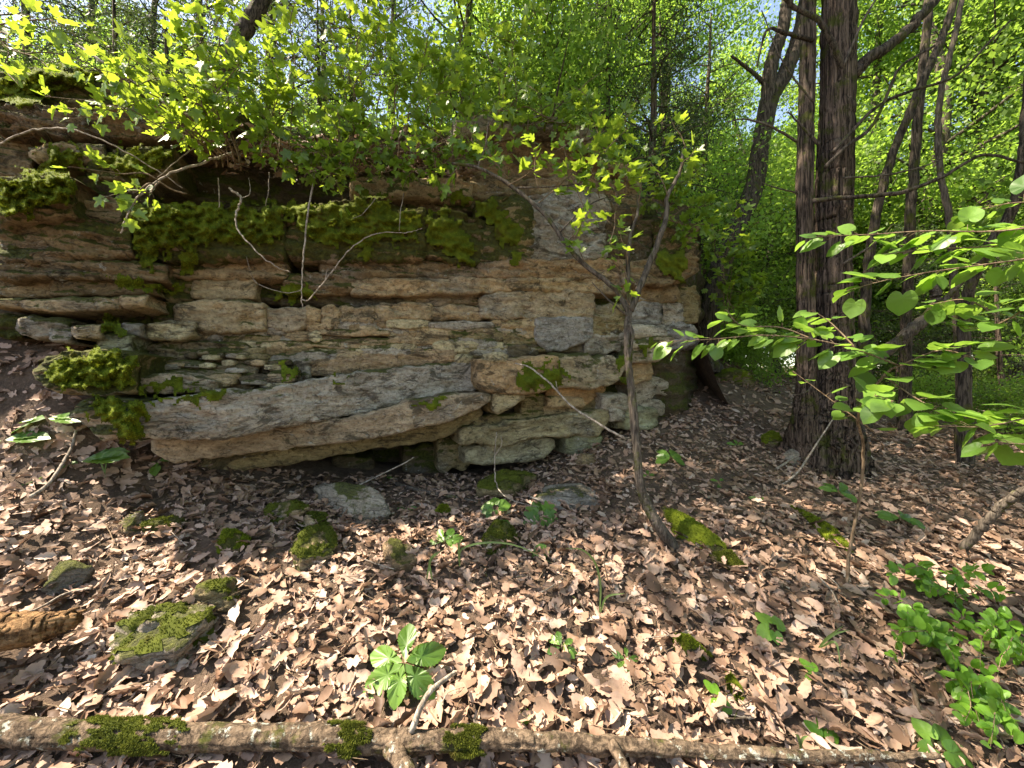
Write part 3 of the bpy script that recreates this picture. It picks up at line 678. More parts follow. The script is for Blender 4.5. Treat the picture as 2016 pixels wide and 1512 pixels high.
def moss_patch(poly, thick=.05, dens=1.0, seed=0):
    poly = [(float(a), float(b)) for a, b in poly]
    g = np.random.default_rng(seed)
    xs = np.arange(min(a for a, _ in poly) - 21, max(a for a, _ in poly) + 22, 3.0); ys = np.arange(min(b for _, b in poly) - 21, max(b for _, b in poly) + 22, 3.0)
    Xp, Yp = np.meshgrid(xs, ys, indexing='ij')
    q = np.stack([Xp * .045, Yp * .045, np.full(Xp.shape, seed * 2.2)], -1).reshape(-1, 3)
    wx, wy = (fbm(q, 4, seed) * 26).reshape(Xp.shape), (fbm(q, 4, seed + 5) * 30).reshape(Xp.shape)
    ins = in_poly(Xp + wx, Yp + wy, poly)
    ed = edge_dist(Xp + wx, Yp + wy, poly)
    D = fdepth(Xp, Yp); med = np.median(D[ins & (D < 50)]) if (ins & (D < 50)).any() else 3.5
    D = np.where((D > 50) | (D > med + .28), med + .16, D)
    for _ in range(4):
        E = np.pad(D, 1, 'edge'); D = (E[1:-1, 1:-1] * 2 + E[:-2, 1:-1] + E[2:, 1:-1] + E[1:-1, :-2] + E[1:-1, 2:]) / 6
    lump = fbm(np.stack([Xp * .055, Yp * .075, Xp * 0 + seed], -1).reshape(-1, 3), 2, seed + 9).reshape(Xp.shape)
    ex = np.clip(ed / 20, 0, 1); ex = np.sqrt(ex)
    d = D + .012 - (thick * .8 * ex * (.7 + 1.6 * lump) + .006)
    V = P(Xp, Yp, d).reshape(-1, 3)
    F = grid_faces(len(xs), len(ys)); keep = ins.ravel()[F].all(1); F = F[keep]
    if not len(F): return
    used = np.unique(F); mp = np.full(len(V), -1); mp[used] = np.arange(len(used)); V = V[used]; F = mp[F]
    V = V + g.normal(size=V.shape) * .0012
    tn = np.clip(.35 + .5 * pn(V * 30, seed), 0, 1) * .6
    area = len(F)
    W, T, tt = blades(V, F, int(area * 3.6 * dens), .011, .0030, .3, np.array([.1, -.9, .45]), seed)
    VV, FF = join([(V, [F]), (W, [T])])
    mk('moss', VV, FF, M['moss'], ledge, tint=np.concatenate([tn, tt]), kind='stuff')

MOSS = [([(-10, 350), (60, 332), (140, 345), (154, 375), (140, 412), (100, 402), (50, 428), (-10, 418)], .09),
        ([(170, 312), (240, 290), (330, 288), (347, 310), (300, 332), (285, 352), (240, 347), (180, 332)], .06),
        ([(245, 402), (300, 395), (420, 400), (520, 402), (560, 415), (556, 470), (500, 488), (440, 478), (400, 485), (330, 502), (268, 500), (252, 470)], .09),
        ([(568, 412), (640, 395), (700, 392), (760, 395), (825, 420), (830, 465), (770, 482), (690, 486), (640, 488), (600, 462)], .09),
        ([(828, 420), (870, 414), (910, 440), (936, 480), (942, 522), (905, 530), (872, 492), (840, 484)], .06),
        ([(965, 425), (1005, 415), (1030, 440), (1030, 480), (1000, 500), (975, 470)], .035), ([(1000, 490), (1030, 500), (1018, 535), (1000, 528)], .03),
        ([(85, 735), (130, 694), (180, 692), (222, 682), (264, 700), (272, 735), (240, 772), (150, 768), (110, 760)], .08),
        ([(160, 792), (200, 786), (262, 786), (292, 792), (290, 866), (230, 872), (215, 832), (172, 816)], .07),
        ([(290, 792), (340, 780), (418, 768), (452, 774), (440, 786), (350, 794), (300, 802)], .035),
        ([(270, 752), (330, 745), (402, 757), (390, 772), (280, 776)], .03),
        ([(1010, 738), (1040, 716), (1100, 714), (1124, 730), (1115, 752), (1076, 762), (1060, 776), (1030, 772), (1015, 757)], .045),
        ([(800, 800), (830, 786), (882, 782), (872, 800), (822, 808)], .03), ([(640, 744), (690, 742), (700, 752), (660, 760)], .02),
        ([(-10, 150), (80, 126), (180, 136), (205, 166), (100, 190), (-10, 190)], .06), ([(255, 150), (330, 152), (420, 190), (400, 215), (300, 190)], .05),
        ([(1288, 500), (1340, 488), (1364, 520), (1350, 560), (1310, 542)], .06), ([(900, 232), (1000, 218), (1100, 228), (1170, 262), (1120, 258), (1000, 238)], .04),
        ([(190, 628), (240, 622), (252, 664), (205, 660)], .04), ([(545, 722), (575, 718), (590, 735), (560, 745)], .03), ([(1215, 700), (1238, 700), (1236, 745), (1222, 750)], .03),
        ([(1250, 672), (1290, 670), (1282, 704), (1256, 706)], .03), ([(60, 285), (150, 280), (170, 292), (100, 300)], .03), ([(520, 570), (600, 560), (640, 590), (560, 600)], .03)]
MOSS += [([(520, 395), (600, 390), (640, 400), (600, 430), (560, 440), (525, 425)], .06), ([(345, 480), (380, 470), (400, 520), (385, 545), (360, 530)], .03), ([(270, 470), (310, 480), (300, 540), (278, 530)], .03), ([(700, 470), (740, 478), (730, 520), (705, 510)], .03),
         ([(930, 396), (980, 392), (1000, 430), (960, 450), (935, 430)], .04), ([(190, 535), (300, 560), (380, 560), (330, 585), (220, 560)], .02), ([(100, 300), (170, 300), (160, 330), (100, 345), (60, 335)], .05), ([(-10, 190), (60, 170), (100, 200), (20, 215)], .04),
         ([(690, 365), (760, 372), (800, 392), (720, 396)], .04), ([(860, 372), (930, 380), (940, 402), (870, 400)], .04), ([(420, 388), (520, 378), (560, 396), (460, 404)], .04)]
for k, (poly, th) in enumerate(MOSS): moss_patch(poly, th, 1.0, k + 1)

# leaves and roots spilling over the edge of the upper recess
g = np.random.default_rng(71)
px = g.uniform(440, 940, 900); py = 300 + g.normal(0, 18, 900) + np.clip((px - 700) / 240, 0, 1) * 14
dd = np.minimum(fdepth(px, py), dref(px) + .05) - .04
pos = P(px, py, dd); SPILL = pos
# ------------------------------------------------------------------ fallen oak leaves
def oak_outline(n, g, lobes=3.5, deep=.55):
    lobes, deep = lobes + g.uniform(-.8, .8), deep * g.choice([1.0, 1.0, .75, .25])
    t = np.linspace(0, 1, n)
    env = np.sin(np.pi * np.clip(t, 0, 1) ** .8) ** .75 * .30 + .015
    l = env * (1 - deep + deep * (.5 + .5 * np.cos(2 * np.pi * (lobes * t + .35))))
    r = env * (1 - deep + deep * (.5 + .5 * np.cos(2 * np.pi * (lobes * t + .5))))
    l[0] = r[0] = .012; l[-1] = r[-1] = .01
    return t, l, r

def curled_leaves(pos, nrm, size, g, n=11, tint=None, curl=1.0):
    """vectorised: lobed dry leaves, folded and bent differently each; pos,nrm (N,3)"""
    Nn = len(pos)
    t, l, r = oak_outline(n, g)
    fold = g.normal(.18, .42, Nn) * curl; bend = g.normal(.0, .9, Nn) * curl; tw = g.normal(0, .5, Nn) * curl; wsc = g.uniform(.75, 1.25, Nn)
    # local coordinates: midrib in the x-z plane bent with curvature 'bend', blades folded up by 'fold'
    tt = t[None, :] - .5
    ang = bend[:, None] * tt
    mx = np.sin(ang) / np.where(abs(bend) < 1e-3, 1e-3, bend)[:, None]; mz = (1 - np.cos(ang)) / np.where(abs(bend) < 1e-3, 1e-3, bend)[:, None]
    rows = []
    for s, w in ((-1, l), (-.5, l), (0, l), (.5, r), (1, r)):
        a = s * (fold[:, None] * (1 + .35 * abs(s)) ) + tw[:, None] * tt
        if n < 12 and abs(s) == .5: continue
        ww = abs(s) * w[None, :] * wsc[:, None]
        y = np.sign(s) * ww * np.cos(a); z = mz + ww * np.sin(abs(fold)[:, None] * np.sign(fold)[:, None] * (.6 + .8 * abs(s))) + np.sign(s) * ww * np.sin(tw[:, None] * tt)
        rows.append(np.stack([mx + 0 * y, y, z], -1))
    Lc = np.stack(rows, 2) * size[:, None, None, None]        # N, n, m, 3
    m = Lc.shape[2]
    Lc = Lc + g.normal(size=Lc.shape) * (size * .012)[:, None, None, None]
    az = g.uniform(0, 2 * np.pi, Nn)
    nn = nrm / np.linalg.norm(nrm, axis=1)[:, None]
    a = np.stack([np.cos(az), np.sin(az), np.zeros(Nn)], 1); a -= nn * (a * nn).sum(1)[:, None]; a /= np.linalg.norm(a, axis=1)[:, None]
    b_ = np.cross(nn, a)
    V = pos[:, None, None, :] + Lc[..., :1] * a[:, None, None, :] + Lc[..., 1:2] * b_[:, None, None, :] + Lc[..., 2:] * nn[:, None, None, :]
    F1 = grid_faces(n, m); F = (np.arange(Nn)[:, None, None] * (n * m) + F1[None]).reshape(-1, 4)
    if tint is None: tint = g.uniform(0, 1, Nn)
    return V.reshape(-1, 3), F, np.repeat(tint, n * m)

def scatter_ground(count, d0, d1, g, zf=gz, kmax=1.45, power=1.0):
    d = d0 + (d1 - d0) * g.uniform(0, 1, count) ** power
    if d0 < 1.2: d = np.where(g.uniform(size=count) < .16, g.uniform(.2, 1.1, count), d)
    x = (d * kmax + 1.6) * g.uniform(-1, 1, count)
    z = zf(x, d); e = .05
    nx_ = -(zf(x + e, d) - z) / e; ny_ = -(zf(x, d + e) - z) / e
    return np.stack([x, d, z], 1), np.stack([nx_, ny_, np.ones(count)], 1)

lg = np.random.default_rng(21)
behind = lambda p: p[:, 1] < 4.09 + .369 * p[:, 0] + .1                         # in front of the ledge
def litter(count, d0, d1, n, s0, s1, lift, power=1.0, curl=1.0, kmax=1.45):
    p, nr = scatter_ground(count, d0, d1, lg, kmax=kmax, power=power)
    ok = behind(p) | (p[:, 0] > 1.9) | (p[:, 0] < -5.6); p, nr = p[ok], nr[ok]
    p[:, 2] += lg.uniform(.0, 1, len(p)) ** 1.5 * lift
    nr = nr + lg.normal(size=nr.shape) * np.array([.36, .36, .1])
    size = lg.uniform(s0, s1, len(p)) * lg.choice([1, .8, .55, .35], len(p), p=[.4, .25, .2, .15])
    return curled_leaves(p, nr, size, lg, n, curl=curl)
parts = [litter(3300, 1.05, 3.0, 11, .055, .125, .05, .8) for _ in range(5)] + [litter(4400, 2.8, 5.5, 7, .055, .13, .045, .9) for _ in range(4)]
parts += [litter(14000, 5.2, 11, 4, .08, .15, .05, .9), litter(10000, 10, 32, 3, .16, .28, .06, .9), litter(14000, 1.05, 4.2, 3, .015, .045, .06, .7, 1.3)]
V, F = join([(a, [b_]) for a, b_, _ in parts])
mk('leaf_litter', V, F, M['litter'], tint=np.concatenate([c for _, _, c in parts]), kind='stuff', smooth=True)
# leaves caught on the top of the ledge
p, nr = scatter_ground(6000, 1.8, 9, lg, topz, 1.3); ok = ~behind(p) & (p[:, 0] < 2.4) & (p[:, 0] > -5.8); p, nr = p[ok], nr[ok]; p[:, 2] += .02
V, F, tt = curled_leaves(p, nr + lg.normal(size=nr.shape) * .35, lg.uniform(.07, .14, len(p)), lg, 6)
mk('leaf_litter', V, [F], M['litter'], tint=tt, kind='stuff')
V, F, tt = curled_leaves(SPILL, np.array([[0, -.7, .8]]) + lg.normal(size=SPILL.shape) * .5, lg.uniform(.05, .12, len(SPILL)), lg, 7)
mk('leaf_spill', V, [F], M['litter'], ledge, tint=tt, kind='stuff')
# the nearest fallen leaves, one by one, lying on top
FL = []
for k in range(14):
    V, F, tt = curled_leaves(np.zeros((1, 3)), np.array([[0, 0, 1.]]), np.ones(1), lg, 11, tint=np.array([0.0]), curl=.85)
    FL.append(mesh_data('fallen_leaf', V, [F], M['litter'], True, tt))
pp = []
while len(pp) < 296:
    px, py = lg.uniform(0, 2016), 1085 + 427 * lg.uniform() ** .7
    q = gpix(px, py, .9, 6)
    pp.append(q)
for q in pp:
    o = obj('fallen_leaf', FL[lg.integers(len(FL))], ground)
    s = lg.uniform(.065, .135)
    o.location = q - np.array(ground.location) + np.array([0, 0, lg.uniform(.025, .055)])
    o.rotation_euler = (lg.normal(0, .45), lg.normal(0, .45), lg.uniform(0, 6.28)); o.scale = (s, s, s)

# ------------------------------------------------------------------ twigs and stones on the ground
STONES = []
def unit_(v): return v / np.linalg.norm(v)

def ground_stone(cx_, cy_, wpx, hpx, seed, tint, moss, label, deep=1.0, flat=.6, rot=0.0, tilt=0.0, mossy=0, name='ground_stone', sink=.45, lump=.28, group=None, cat='stone', ends=None):
    """stone whose visible body is about wpx by hpx around the pixel"""
    q = gpix(cx_, cy_ + hpx * .35); d = q[1]
    k = (cx_ - CX) / FPX; st = math.sqrt(1 + k * k)
    a = wpx / FPX * d / 2 / (1 + .5 * (st - 1)); c = hpx / FPX * d * flat; bdep = a * deep
    if ends:                                                                    # long stone between two ground pixels
        e0, e1 = gpix(*ends[0]), gpix(*ends[1]); q = (e0 + e1) / 2; q[2] = gz(q[0], q[1])[0]; a = np.linalg.norm(e1 - e0) / 2; bdep = deep; c = flat; rot = math.atan2(e1[1] - e0[1], e1[0] - e0[0]); tilt = -math.atan2(e1[2] - e0[2], np.linalg.norm((e1 - e0)[:2]))
    STONES.append((q, a, bdep, rot))
    nth, nph = 64, 36
    th = np.linspace(0, 2 * np.pi, nth, endpoint=False); ph = np.linspace(.02, np.pi - .02, nph)
    TH, PH = np.meshgrid(th, ph, indexing='ij')
    U = np.stack([np.cos(TH) * np.sin(PH), np.sin(TH) * np.sin(PH), np.cos(PH)], -1).reshape(-1, 3)
    gs = np.random.default_rng(seed + 300); r = np.full(len(U), 1.25)
    for _ in range(13):
        nk = unit_(gs.normal(size=3)); hk = gs.uniform(.62, .95); dn = U @ nk
        r = np.minimum(r, np.where(dn > .05, hk / np.maximum(dn, .05), 9))
    r = r * (1 + lump * .5 * fbm(U * 1.3 + seed, 4, seed) + .10 * np.abs(fbm(U * 4 + seed, 4, seed + 2)) - .05 * np.tanh(6 * pn(U * np.array([1.5, 1.5, 5]) + seed, seed + 4)))
    W = U * r[:, None] * np.array([a, bdep, c])
    cr, sr = math.cos(rot), math.sin(rot); ct, s_t = math.cos(tilt), math.sin(tilt)
    W = np.stack([W[:, 0] * ct + W[:, 2] * s_t, W[:, 1], -W[:, 0] * s_t + W[:, 2] * ct], 1)
    W = np.stack([W[:, 0] * cr - W[:, 1] * sr, W[:, 0] * sr + W[:, 1] * cr, W[:, 2]], 1)
    W = W + q + np.array([0, 0 if ends else bdep * .35, c * (1 - 2 * sink)])
    i = np.arange(nth); F = np.stack([i[:, None] * nph + np.arange(nph - 1)[None], ((i + 1) % nth)[:, None] * nph + np.arange(nph - 1)[None],
                                      ((i + 1) % nth)[:, None] * nph + np.arange(1, nph)[None], i[:, None] * nph + np.arange(1, nph)[None]], -1).reshape(-1, 4)[:, ::-1]
    if mossy:
        root = thing(name, label, cat, (q[0], q[1], q[2]), group)
        o = mk('stone_body', W, [F], M['rock'], root)
        n = vnormals(W, F); up = n[:, 2] if n[:, 2][W[:, 2] > np.quantile(W[:, 2], .8)].mean() > 0 else -n[:, 2]
        nv = vnormals(W, F) * (1 if (vnormals(W, F) * (W - W.mean(0))).sum() > 0 else -1)
        mask = (nv[:, 2] * .7 + 1.5 * fbm(W * 9, 4, seed + 7) + .25 * pn(W * 3, seed) > 1.0 - mossy)
        Fm = F[mask[F].all(1)]
        if len(Fm) > 4:
            W2 = W + nv * (.004 + .014 * np.clip(fbm(W * 22, 3, seed), -.2, 1))[:, None]
            us = np.unique(Fm); mp = np.full(len(W), -1); mp[us] = np.arange(len(us)); Wm, Fm = W2[us], mp[Fm]
            B, T, tt = blades(Wm, Fm, len(Fm) * 6, .011, .0034, .05, None, seed)
            VV, FF = join([(Wm, [Fm]), (B, [T])])
            mk('moss', VV, FF, M['moss' if mossy > .95 else 'moss_dark'], root, tint=np.concatenate([np.full(len(Wm), .3), tt]), kind='stuff')
        o.color = (*tint, moss); return root
    o = mk(name, W, [F], M['rock']); o.color = (*tint, moss)
    return tag(o, label, cat, group)

ground_stone(280, 1248, 215, 105, 47, (.40, .37, .33), .30, 'wide lichen crusted boulder with dark moss beside the rotten log', 0.8, .55, .1, mossy=.6, name='mossy_boulder', sink=.36, lump=.8)
ground_stone(460, 1070, 68, 36, 5, OLIVE, .6, 'small round stone wholly covered in moss, left of centre', .9, .8, mossy=1.2, name='mossy_stone')
ground_stone(690, 1000, 100, 60, 44, (.34, .32, .28), .2, 'bare grey wedge shaped boulder at the edge of the shade', .13, .15, mossy=0, name='grey_boulder', sink=.35, lump=.1, ends=((625, 985), (745, 1022)))
ground_stone(560, 1012, 92, 40, 9, TAN, .4, 'brown stone with bright moss left of the wedge shaped boulder', .8, .8, mossy=.7, name='mossy_stone')
ground_stone(620, 1080, 90, 62, 12, TAN, .35, 'mossy lump of stone below the wedge shaped boulder', .9, .7, mossy=.8, name='mossy_stone')
ground_stone(612, 1032, 70, 24, 13, PALE, .2, 'low stone with two yellow moss tufts above the mossy lump', .8, .8, mossy=.7, name='mossy_stone')
ground_stone(780, 1098, 66, 46, 14, (.25, .19, .125), .25, 'bare brown stone half buried left of the five leaved seedling', .9, .8, name='brown_stone')
ground_stone(1000, 962, 120, 40, 15, OLIVE, .5, 'flat stone with dark moss in the shade below the ledge', .7, .8, mossy=.8, name='mossy_stone', sink=.45)
ground_stone(1130, 972, 170, 44, 16, (.30, .295, .28), .1, 'flat bare grey stone sunk in the litter below the ledge', .6, .6, name='flat_stone', sink=.5)
ground_stone(985, 1055, 66, 50, 17, OLIVE, .6, 'dark mossy stone behind the arching grass stem', .9, .8, mossy=.8, name='mossy_stone')
ground_stone(872, 1014, 28, 20, 18, OLIVE, .6, 'little ball of moss in the shaded litter', .9, .9, mossy=1.2, name='mossy_stone')
ground_stone(1350, 1040, 150, 66, 19, (.28, .25, .2), .6, 'long ridge of mossy stone beside the foot of the sapling', .10, .085, mossy=1.1, name='mossy_slab', sink=.35, ends=((1300, 1018), (1425, 1105)))
ground_stone(1435, 1105, 76, 40, 20, OLIVE, .5, 'lower end stone of the mossy ridge beside the sapling', .06, .05, mossy=.9, name='mossy_stone', sink=.35, ends=((1405, 1098), (1470, 1130)))
ground_stone(1605, 1040, 150, 30, 22, OLIVE, .6, 'narrow ridge of mossy stone on the right slope', .06, .06, mossy=1.1, name='mossy_ridge_stone', sink=.4, ends=((1568, 1008), (1668, 1085)))
ground_stone(1345, 1275, 92, 62, 24, OLIVE, .5, 'bright yellow mossed stone in the sunny litter at lower right', .05, .045, mossy=1.2, name='mossy_stone', sink=.35, ends=((1318, 1262), (1398, 1310)))
ground_stone(1440, 1350, 34, 74, 25, OLIVE, .5, 'small narrow mossed stone below the bright yellow mossed one', .028, .025, mossy=1.1, name='mossy_stone', sink=.35, ends=((1418, 1318), (1450, 1378)))
ground_stone(255, 1030, 62, 50, 26, (.24, .2, .15), .3, 'knobbly stone in the left litter', .9, .8, name='knobbly_stone', sink=.5); ground_stone(310, 1035, 80, 36, 27, OLIVE, .4, 'dark mossed stone behind the broad pale fallen leaf', .8, .8, mossy=.7, name='mossy_stone')
ground_stone(120, 1145, 90, 60, 28, (.22, .2, .165), .35, 'dull stone among leaves above the rotten log', .9, .6, name='dull_stone'); ground_stone(420, 1165, 120, 60, 29, OLIVE, .4, 'low moss speckled stone right of the lichen crusted boulder', .8, .6, mossy=.5, name='mossy_stone', sink=.5)
ground_stone(1440, 745, 110, 26, 31, OLIVE, .6, 'far mossy hump of stone on the slope behind the sapling', .6, .8, mossy=1.0, name='mossy_stone'); ground_stone(1525, 870, 36, 22, 32, OLIVE, .6, 'mossy knob at the foot of the juniper', .8, .9, mossy=1.1, name='mossy_stone')
ground_stone(1155, 905, 46, 26, 33, (.33, .26, .16), .1, 'small tan stone under the end of the ledge', .9, .9, name='tan_stone'); ground_stone(1290, 760, 60, 28, 34, GREY, .15, 'grey rubble stone below the end of the ledge', .9, .9, name='grey_stone')
ground_stone(1560, 905, 40, 22, 36, GREY, .1, 'small grey stone by the juniper roots', .9, .9, name='grey_stone')

# leaves banked against the stones
bp = []
for q, a, bd_, rot_ in STONES:
    n_ = int(np.clip(a * bd_ * 1400, 14, 90)); th_ = lg.uniform(0, 6.28, n_); rr_ = lg.uniform(.75, 1.25, n_)
    lx, ly = np.cos(th_) * rr_ * a, np.sin(th_) * rr_ * bd_
    X_ = q[0] + lx * math.cos(rot_) - ly * math.sin(rot_); Y_ = q[1] + lx * math.sin(rot_) + ly * math.cos(rot_) + (bd_ * .3 if rot_ == 0 else 0)
    bp.append(np.stack([X_, Y_, gz(X_, Y_) + .02 + .05 * lg.uniform(0, 1, n_) * (rr_ < 1.05)], 1))
bp = np.vstack(bp); V, F, tt = curled_leaves(bp, np.array([[0, 0, 1.]]) + lg.normal(size=bp.shape) * .5, lg.uniform(.04, .12, len(bp)), lg, 9)
mk('leaf_litter', V, [F], M['litter'], tint=tt, kind='stuff')

def gpath(pts, lift=.02):
    """pixels on the ground -> points lying on it"""
    return np.array([gpix(x, y, .9, 30) + np.array([0, 0, lift]) for x, y in pts])
def stick(pts, r0, r1, label, mat='twig', sides=7, wob=.004, lift=.02, name='fallen_twig', ds=None, cat='twig', group=None):
    W = gpath(pts, lift) if ds is None else np.array([P(x, y, d) for (x, y), d in zip(pts, ds)])
    V, F = tube(W, [r0, (r0 + r1) / 2, r1], sides, 6 * len(pts), wob, seed=int(pts[0][0]))
    return tag(mk(name, V, F, M[mat]), label, cat, group)
stick([(780, 958), (830, 972), (900, 985), (965, 1000)], .02, .012, 'grey fallen branch lying in the shade under the ledge', 'bark', 8, name='fallen_branch', cat='branch')
stick([(340, 1345), (358, 1290), (385, 1240), (395, 1215)], .008, .004, 'pale forked twig propped beside the lichen crusted boulder', ds=[1.78, 1.80, 1.84, 1.88])
stick([(455, 1125), (520, 1150), (600, 1138), (680, 1128)], .010, .005, 'thin brown twig crossing the sunny litter', 'stem'); stick([(690, 1215), (720, 1160), (760, 1120)], .006, .004, 'short brown twig below the bare brown stone', 'stem')
stick([(810, 1440), (840, 1370), (880, 1335), (895, 1325)], .013, .007, 'curved stub of branch rising behind the fallen log', ds=[1.48, 1.52, 1.60, 1.68], name='branch_stub', cat='branch')
stick([(1210, 1185), (1190, 1110), (1200, 1075), (1235, 1020)], .003, .002, 'upright reddish twig in the middle of the litter', 'stem', ds=[2.15, 2.17, 2.19, 2.2])
stick([(1610, 1150), (1640, 1185), (1655, 1225)], .006, .004, 'white bent twig on the right slope', lift=.05); stick([(1660, 1355), (1680, 1430), (1690, 1470)], .011, .009, 'pale broken stick standing near the end of the log', ds=[1.78, 1.72, 1.68], name='broken_stick')
stick([(1795, 1345), (1810, 1400), (1820, 1440)], .010, .008, 'brown stick leaning on the end of the log', 'stem', ds=[1.76, 1.70, 1.66], name='broken_stick'); stick([(1530, 935), (1580, 905), (1640, 890)], .012, .007, 'pale bare stick lying against the juniper roots', lift=.06)
stick([(1525, 965), (1570, 930), (1610, 870), (1650, 810)], .012, .006, 'dead stick leaning on the foot of the juniper', ds=[3.5, 3.65, 3.8, 3.95]); stick([(1580, 1440), (1600, 1460), (1625, 1480)], .006, .004, 'tiny white twig near the right end of the log', lift=.03)
stick([(60, 1000), (100, 965), (140, 900), (150, 870)], .012, .008, 'pale stick on the sunny left bank', lift=.05); stick([(0, 1240), (70, 1220), (130, 1190), (180, 1180)], .006, .004, 'long thin twig lying across the left litter', lift=.05)
stick([(640, 985), (700, 958), (790, 915), (815, 900)], .008, .005, 'thin stick leaning into the dark hollow under the ledge', ds=[3.25, 3.3, 3.4, 3.45])
for k in range(60):
    px, py = lg.uniform(0, 2016), lg.uniform(1000, 1500); a = lg.uniform(0, 6.28); l = lg.uniform(30, 120)
    stick([(px, py), (px + math.cos(a) * l * .5 + lg.normal() * 5, py + math.sin(a) * l * .2), (px + math.cos(a) * l, py + math.sin(a) * l * .42)], lg.uniform(.0025, .005), .0015,
          'thin dry twig lost in the leaf litter', lg.choice(['stem', 'twig', 'bark']), 5, .006, .045, group='thin dry twigs in the litter')

# broken twiglets all through the litter
p, nr = scatter_ground(2200, 1.1, 4.6, lg); ok = behind(p); p = p[ok]; tp_ = []
for q in p:
    a = lg.uniform(0, 6.28); l_ = lg.uniform(.03, .16); e = np.array([math.cos(a), math.sin(a), lg.normal() * .12]) * l_; q = q + np.array([0, 0, lg.uniform(.02, .06)])
    tp_.append(tube([q, q + e * .5 + lg.normal(size=3) * .006, q + e], [lg.uniform(.0012, .003), .001], 4, 4))
V, F = join(tp_); mk('twig_litter', V, F, M['stem'], kind='stuff')

# fallen log across the foreground
lp = [(-620, 1400), (-60, 1432), (150, 1442), (400, 1446), (640, 1448), (800, 1456), (960, 1452), (1100, 1458), (1300, 1468), (1500, 1482), (1700, 1486), (1850, 1484)]
ld = [1.44, 1.46, 1.465, 1.47, 1.475, 1.48, 1.485, 1.49, 1.49, 1.49, 1.50, 1.51]
LP = np.array([P(x, y + 4, d) for (x, y), d in zip(lp, ld)])
log = thing('fallen_log', 'long thin mossy log lying across the bottom of the picture', 'log', (LP[5, 0], LP[5, 1], LP[5, 2] - .07))
V, F = tube(LP, [.047, .046, .045, .043, .041, .038, .034, .030, .027, .023, .018, .008], 44, 300, .010, .24, 3.0, seed=8)
V = V + np.array([0, 0, 1.]) * (.006 * fbm(V * np.array([6, 30, 30]), 3, 3))[:, None]
mk('trunk', V, F, M['log'], log)
V, F = tube([P(770, 1470, 1.46), P(790, 1500, 1.39), P(815, 1540, 1.32)], [.034, .028, .024], 14, 30, .006, .15, 3, seed=4); mk('branch', V, F, M['log'], log)
V, F = tube([P(610, 1440, 1.47), P(650, 1425, 1.50), P(700, 1410, 1.54)], [.012, .010, .006], 8, 12, .004); mk('branch', V, F, M['log'], log)
V, F = tube([P(1205, 1465, 1.47), P(1225, 1500, 1.41), P(1240, 1530, 1.36)], [.022, .018, .014], 12, 20, .004, .15, 3); mk('branch', V, F, M['log'], log)
def log_moss(x0, x1, seed, dens=1.0, under=.1):
    n = 60; th = np.linspace(-.9, 2.2, 34)
    xs = np.linspace(x0, x1, n); C = np.stack([np.interp(xs, [a for a, _ in lp], LP[:, k]) for k in range(3)], 1)
    r = np.interp(xs, [a for a, _ in lp], [.047, .046, .045, .043, .041, .038, .034, .030, .027, .023, .018, .008])
    TH, XS = np.meshgrid(th, xs); q = np.stack([XS * .03, TH * 2, TH * 0 + seed], -1).reshape(-1, 3)
    h = fbm(q, 4, seed).reshape(TH.shape); ed_ = np.minimum(np.abs((XS - x0) / (x1 - x0)), np.abs((x1 - XS) / (x1 - x0))) * 2
    rr = r[:, None] * 1.04 + .003 + .016 * np.clip(h + .2, 0, 1) * np.clip(ed_ * 2, 0, 1)
    V = np.stack([C[:, 0][:, None] + 0 * TH, C[:, 1][:, None] - rr * np.cos(TH), C[:, 2][:, None] + rr * np.sin(TH)], -1)
    ed = np.minimum(np.abs((XS - x0) / (x1 - x0)), np.abs((x1 - XS) / (x1 - x0))) * 2
    keep = (h * 1.6 + ed * 1.1 - .40 - .35 * np.clip(.35 - TH, 0, 1)) > 0
    F = grid_faces(n, len(th)); F = F[keep.ravel()[F].all(1)]; V = V.reshape(-1, 3)
    us = np.unique(F); mp = np.full(len(V), -1); mp[us] = np.arange(len(us)); V, F = V[us], mp[F]
    B, T, tt = blades(V, F, int(len(F) * 10 * dens), .010, .0022, .35, np.array([0, -.6, .7]), seed)
    VV, FF = join([(V, [F]), (B, [T])]); mk('moss', VV, FF, M['moss_dark'], log, tint=np.concatenate([np.full(len(V), .2), tt]), kind='stuff')
log_moss(130, 390, 3); log_moss(640, 735, 5); log_moss(875, 960, 7)
# rotten log at the left edge
RP = np.array([P(-420, 1290, 1.60), P(-120, 1262, 1.66), P(-20, 1250, 1.69), P(70, 1236, 1.73), P(150, 1218, 1.78)])
rot = thing('rotten_log', 'split rotten orange log end at the left edge', 'log', (RP[1, 0], RP[1, 1], RP[1, 2] - .08))
V, F = tube(RP, [.088, .085, .078, .066, .030], 36, 120, .01, .45, 3.5, seed=2); mk('trunk', V, F, M['rot'], rot)
for a, b_, c_ in ((.05, .02, 5), (-.03, .05, 6), (.01, .07, 7)):
    V, F = tube(RP[1:] + np.array([0, a, b_ * .6]), [.022, .018, .006], 8, 30, .02, .3, 2, seed=c_); mk('splinter', V, F, M['rot'], rot)
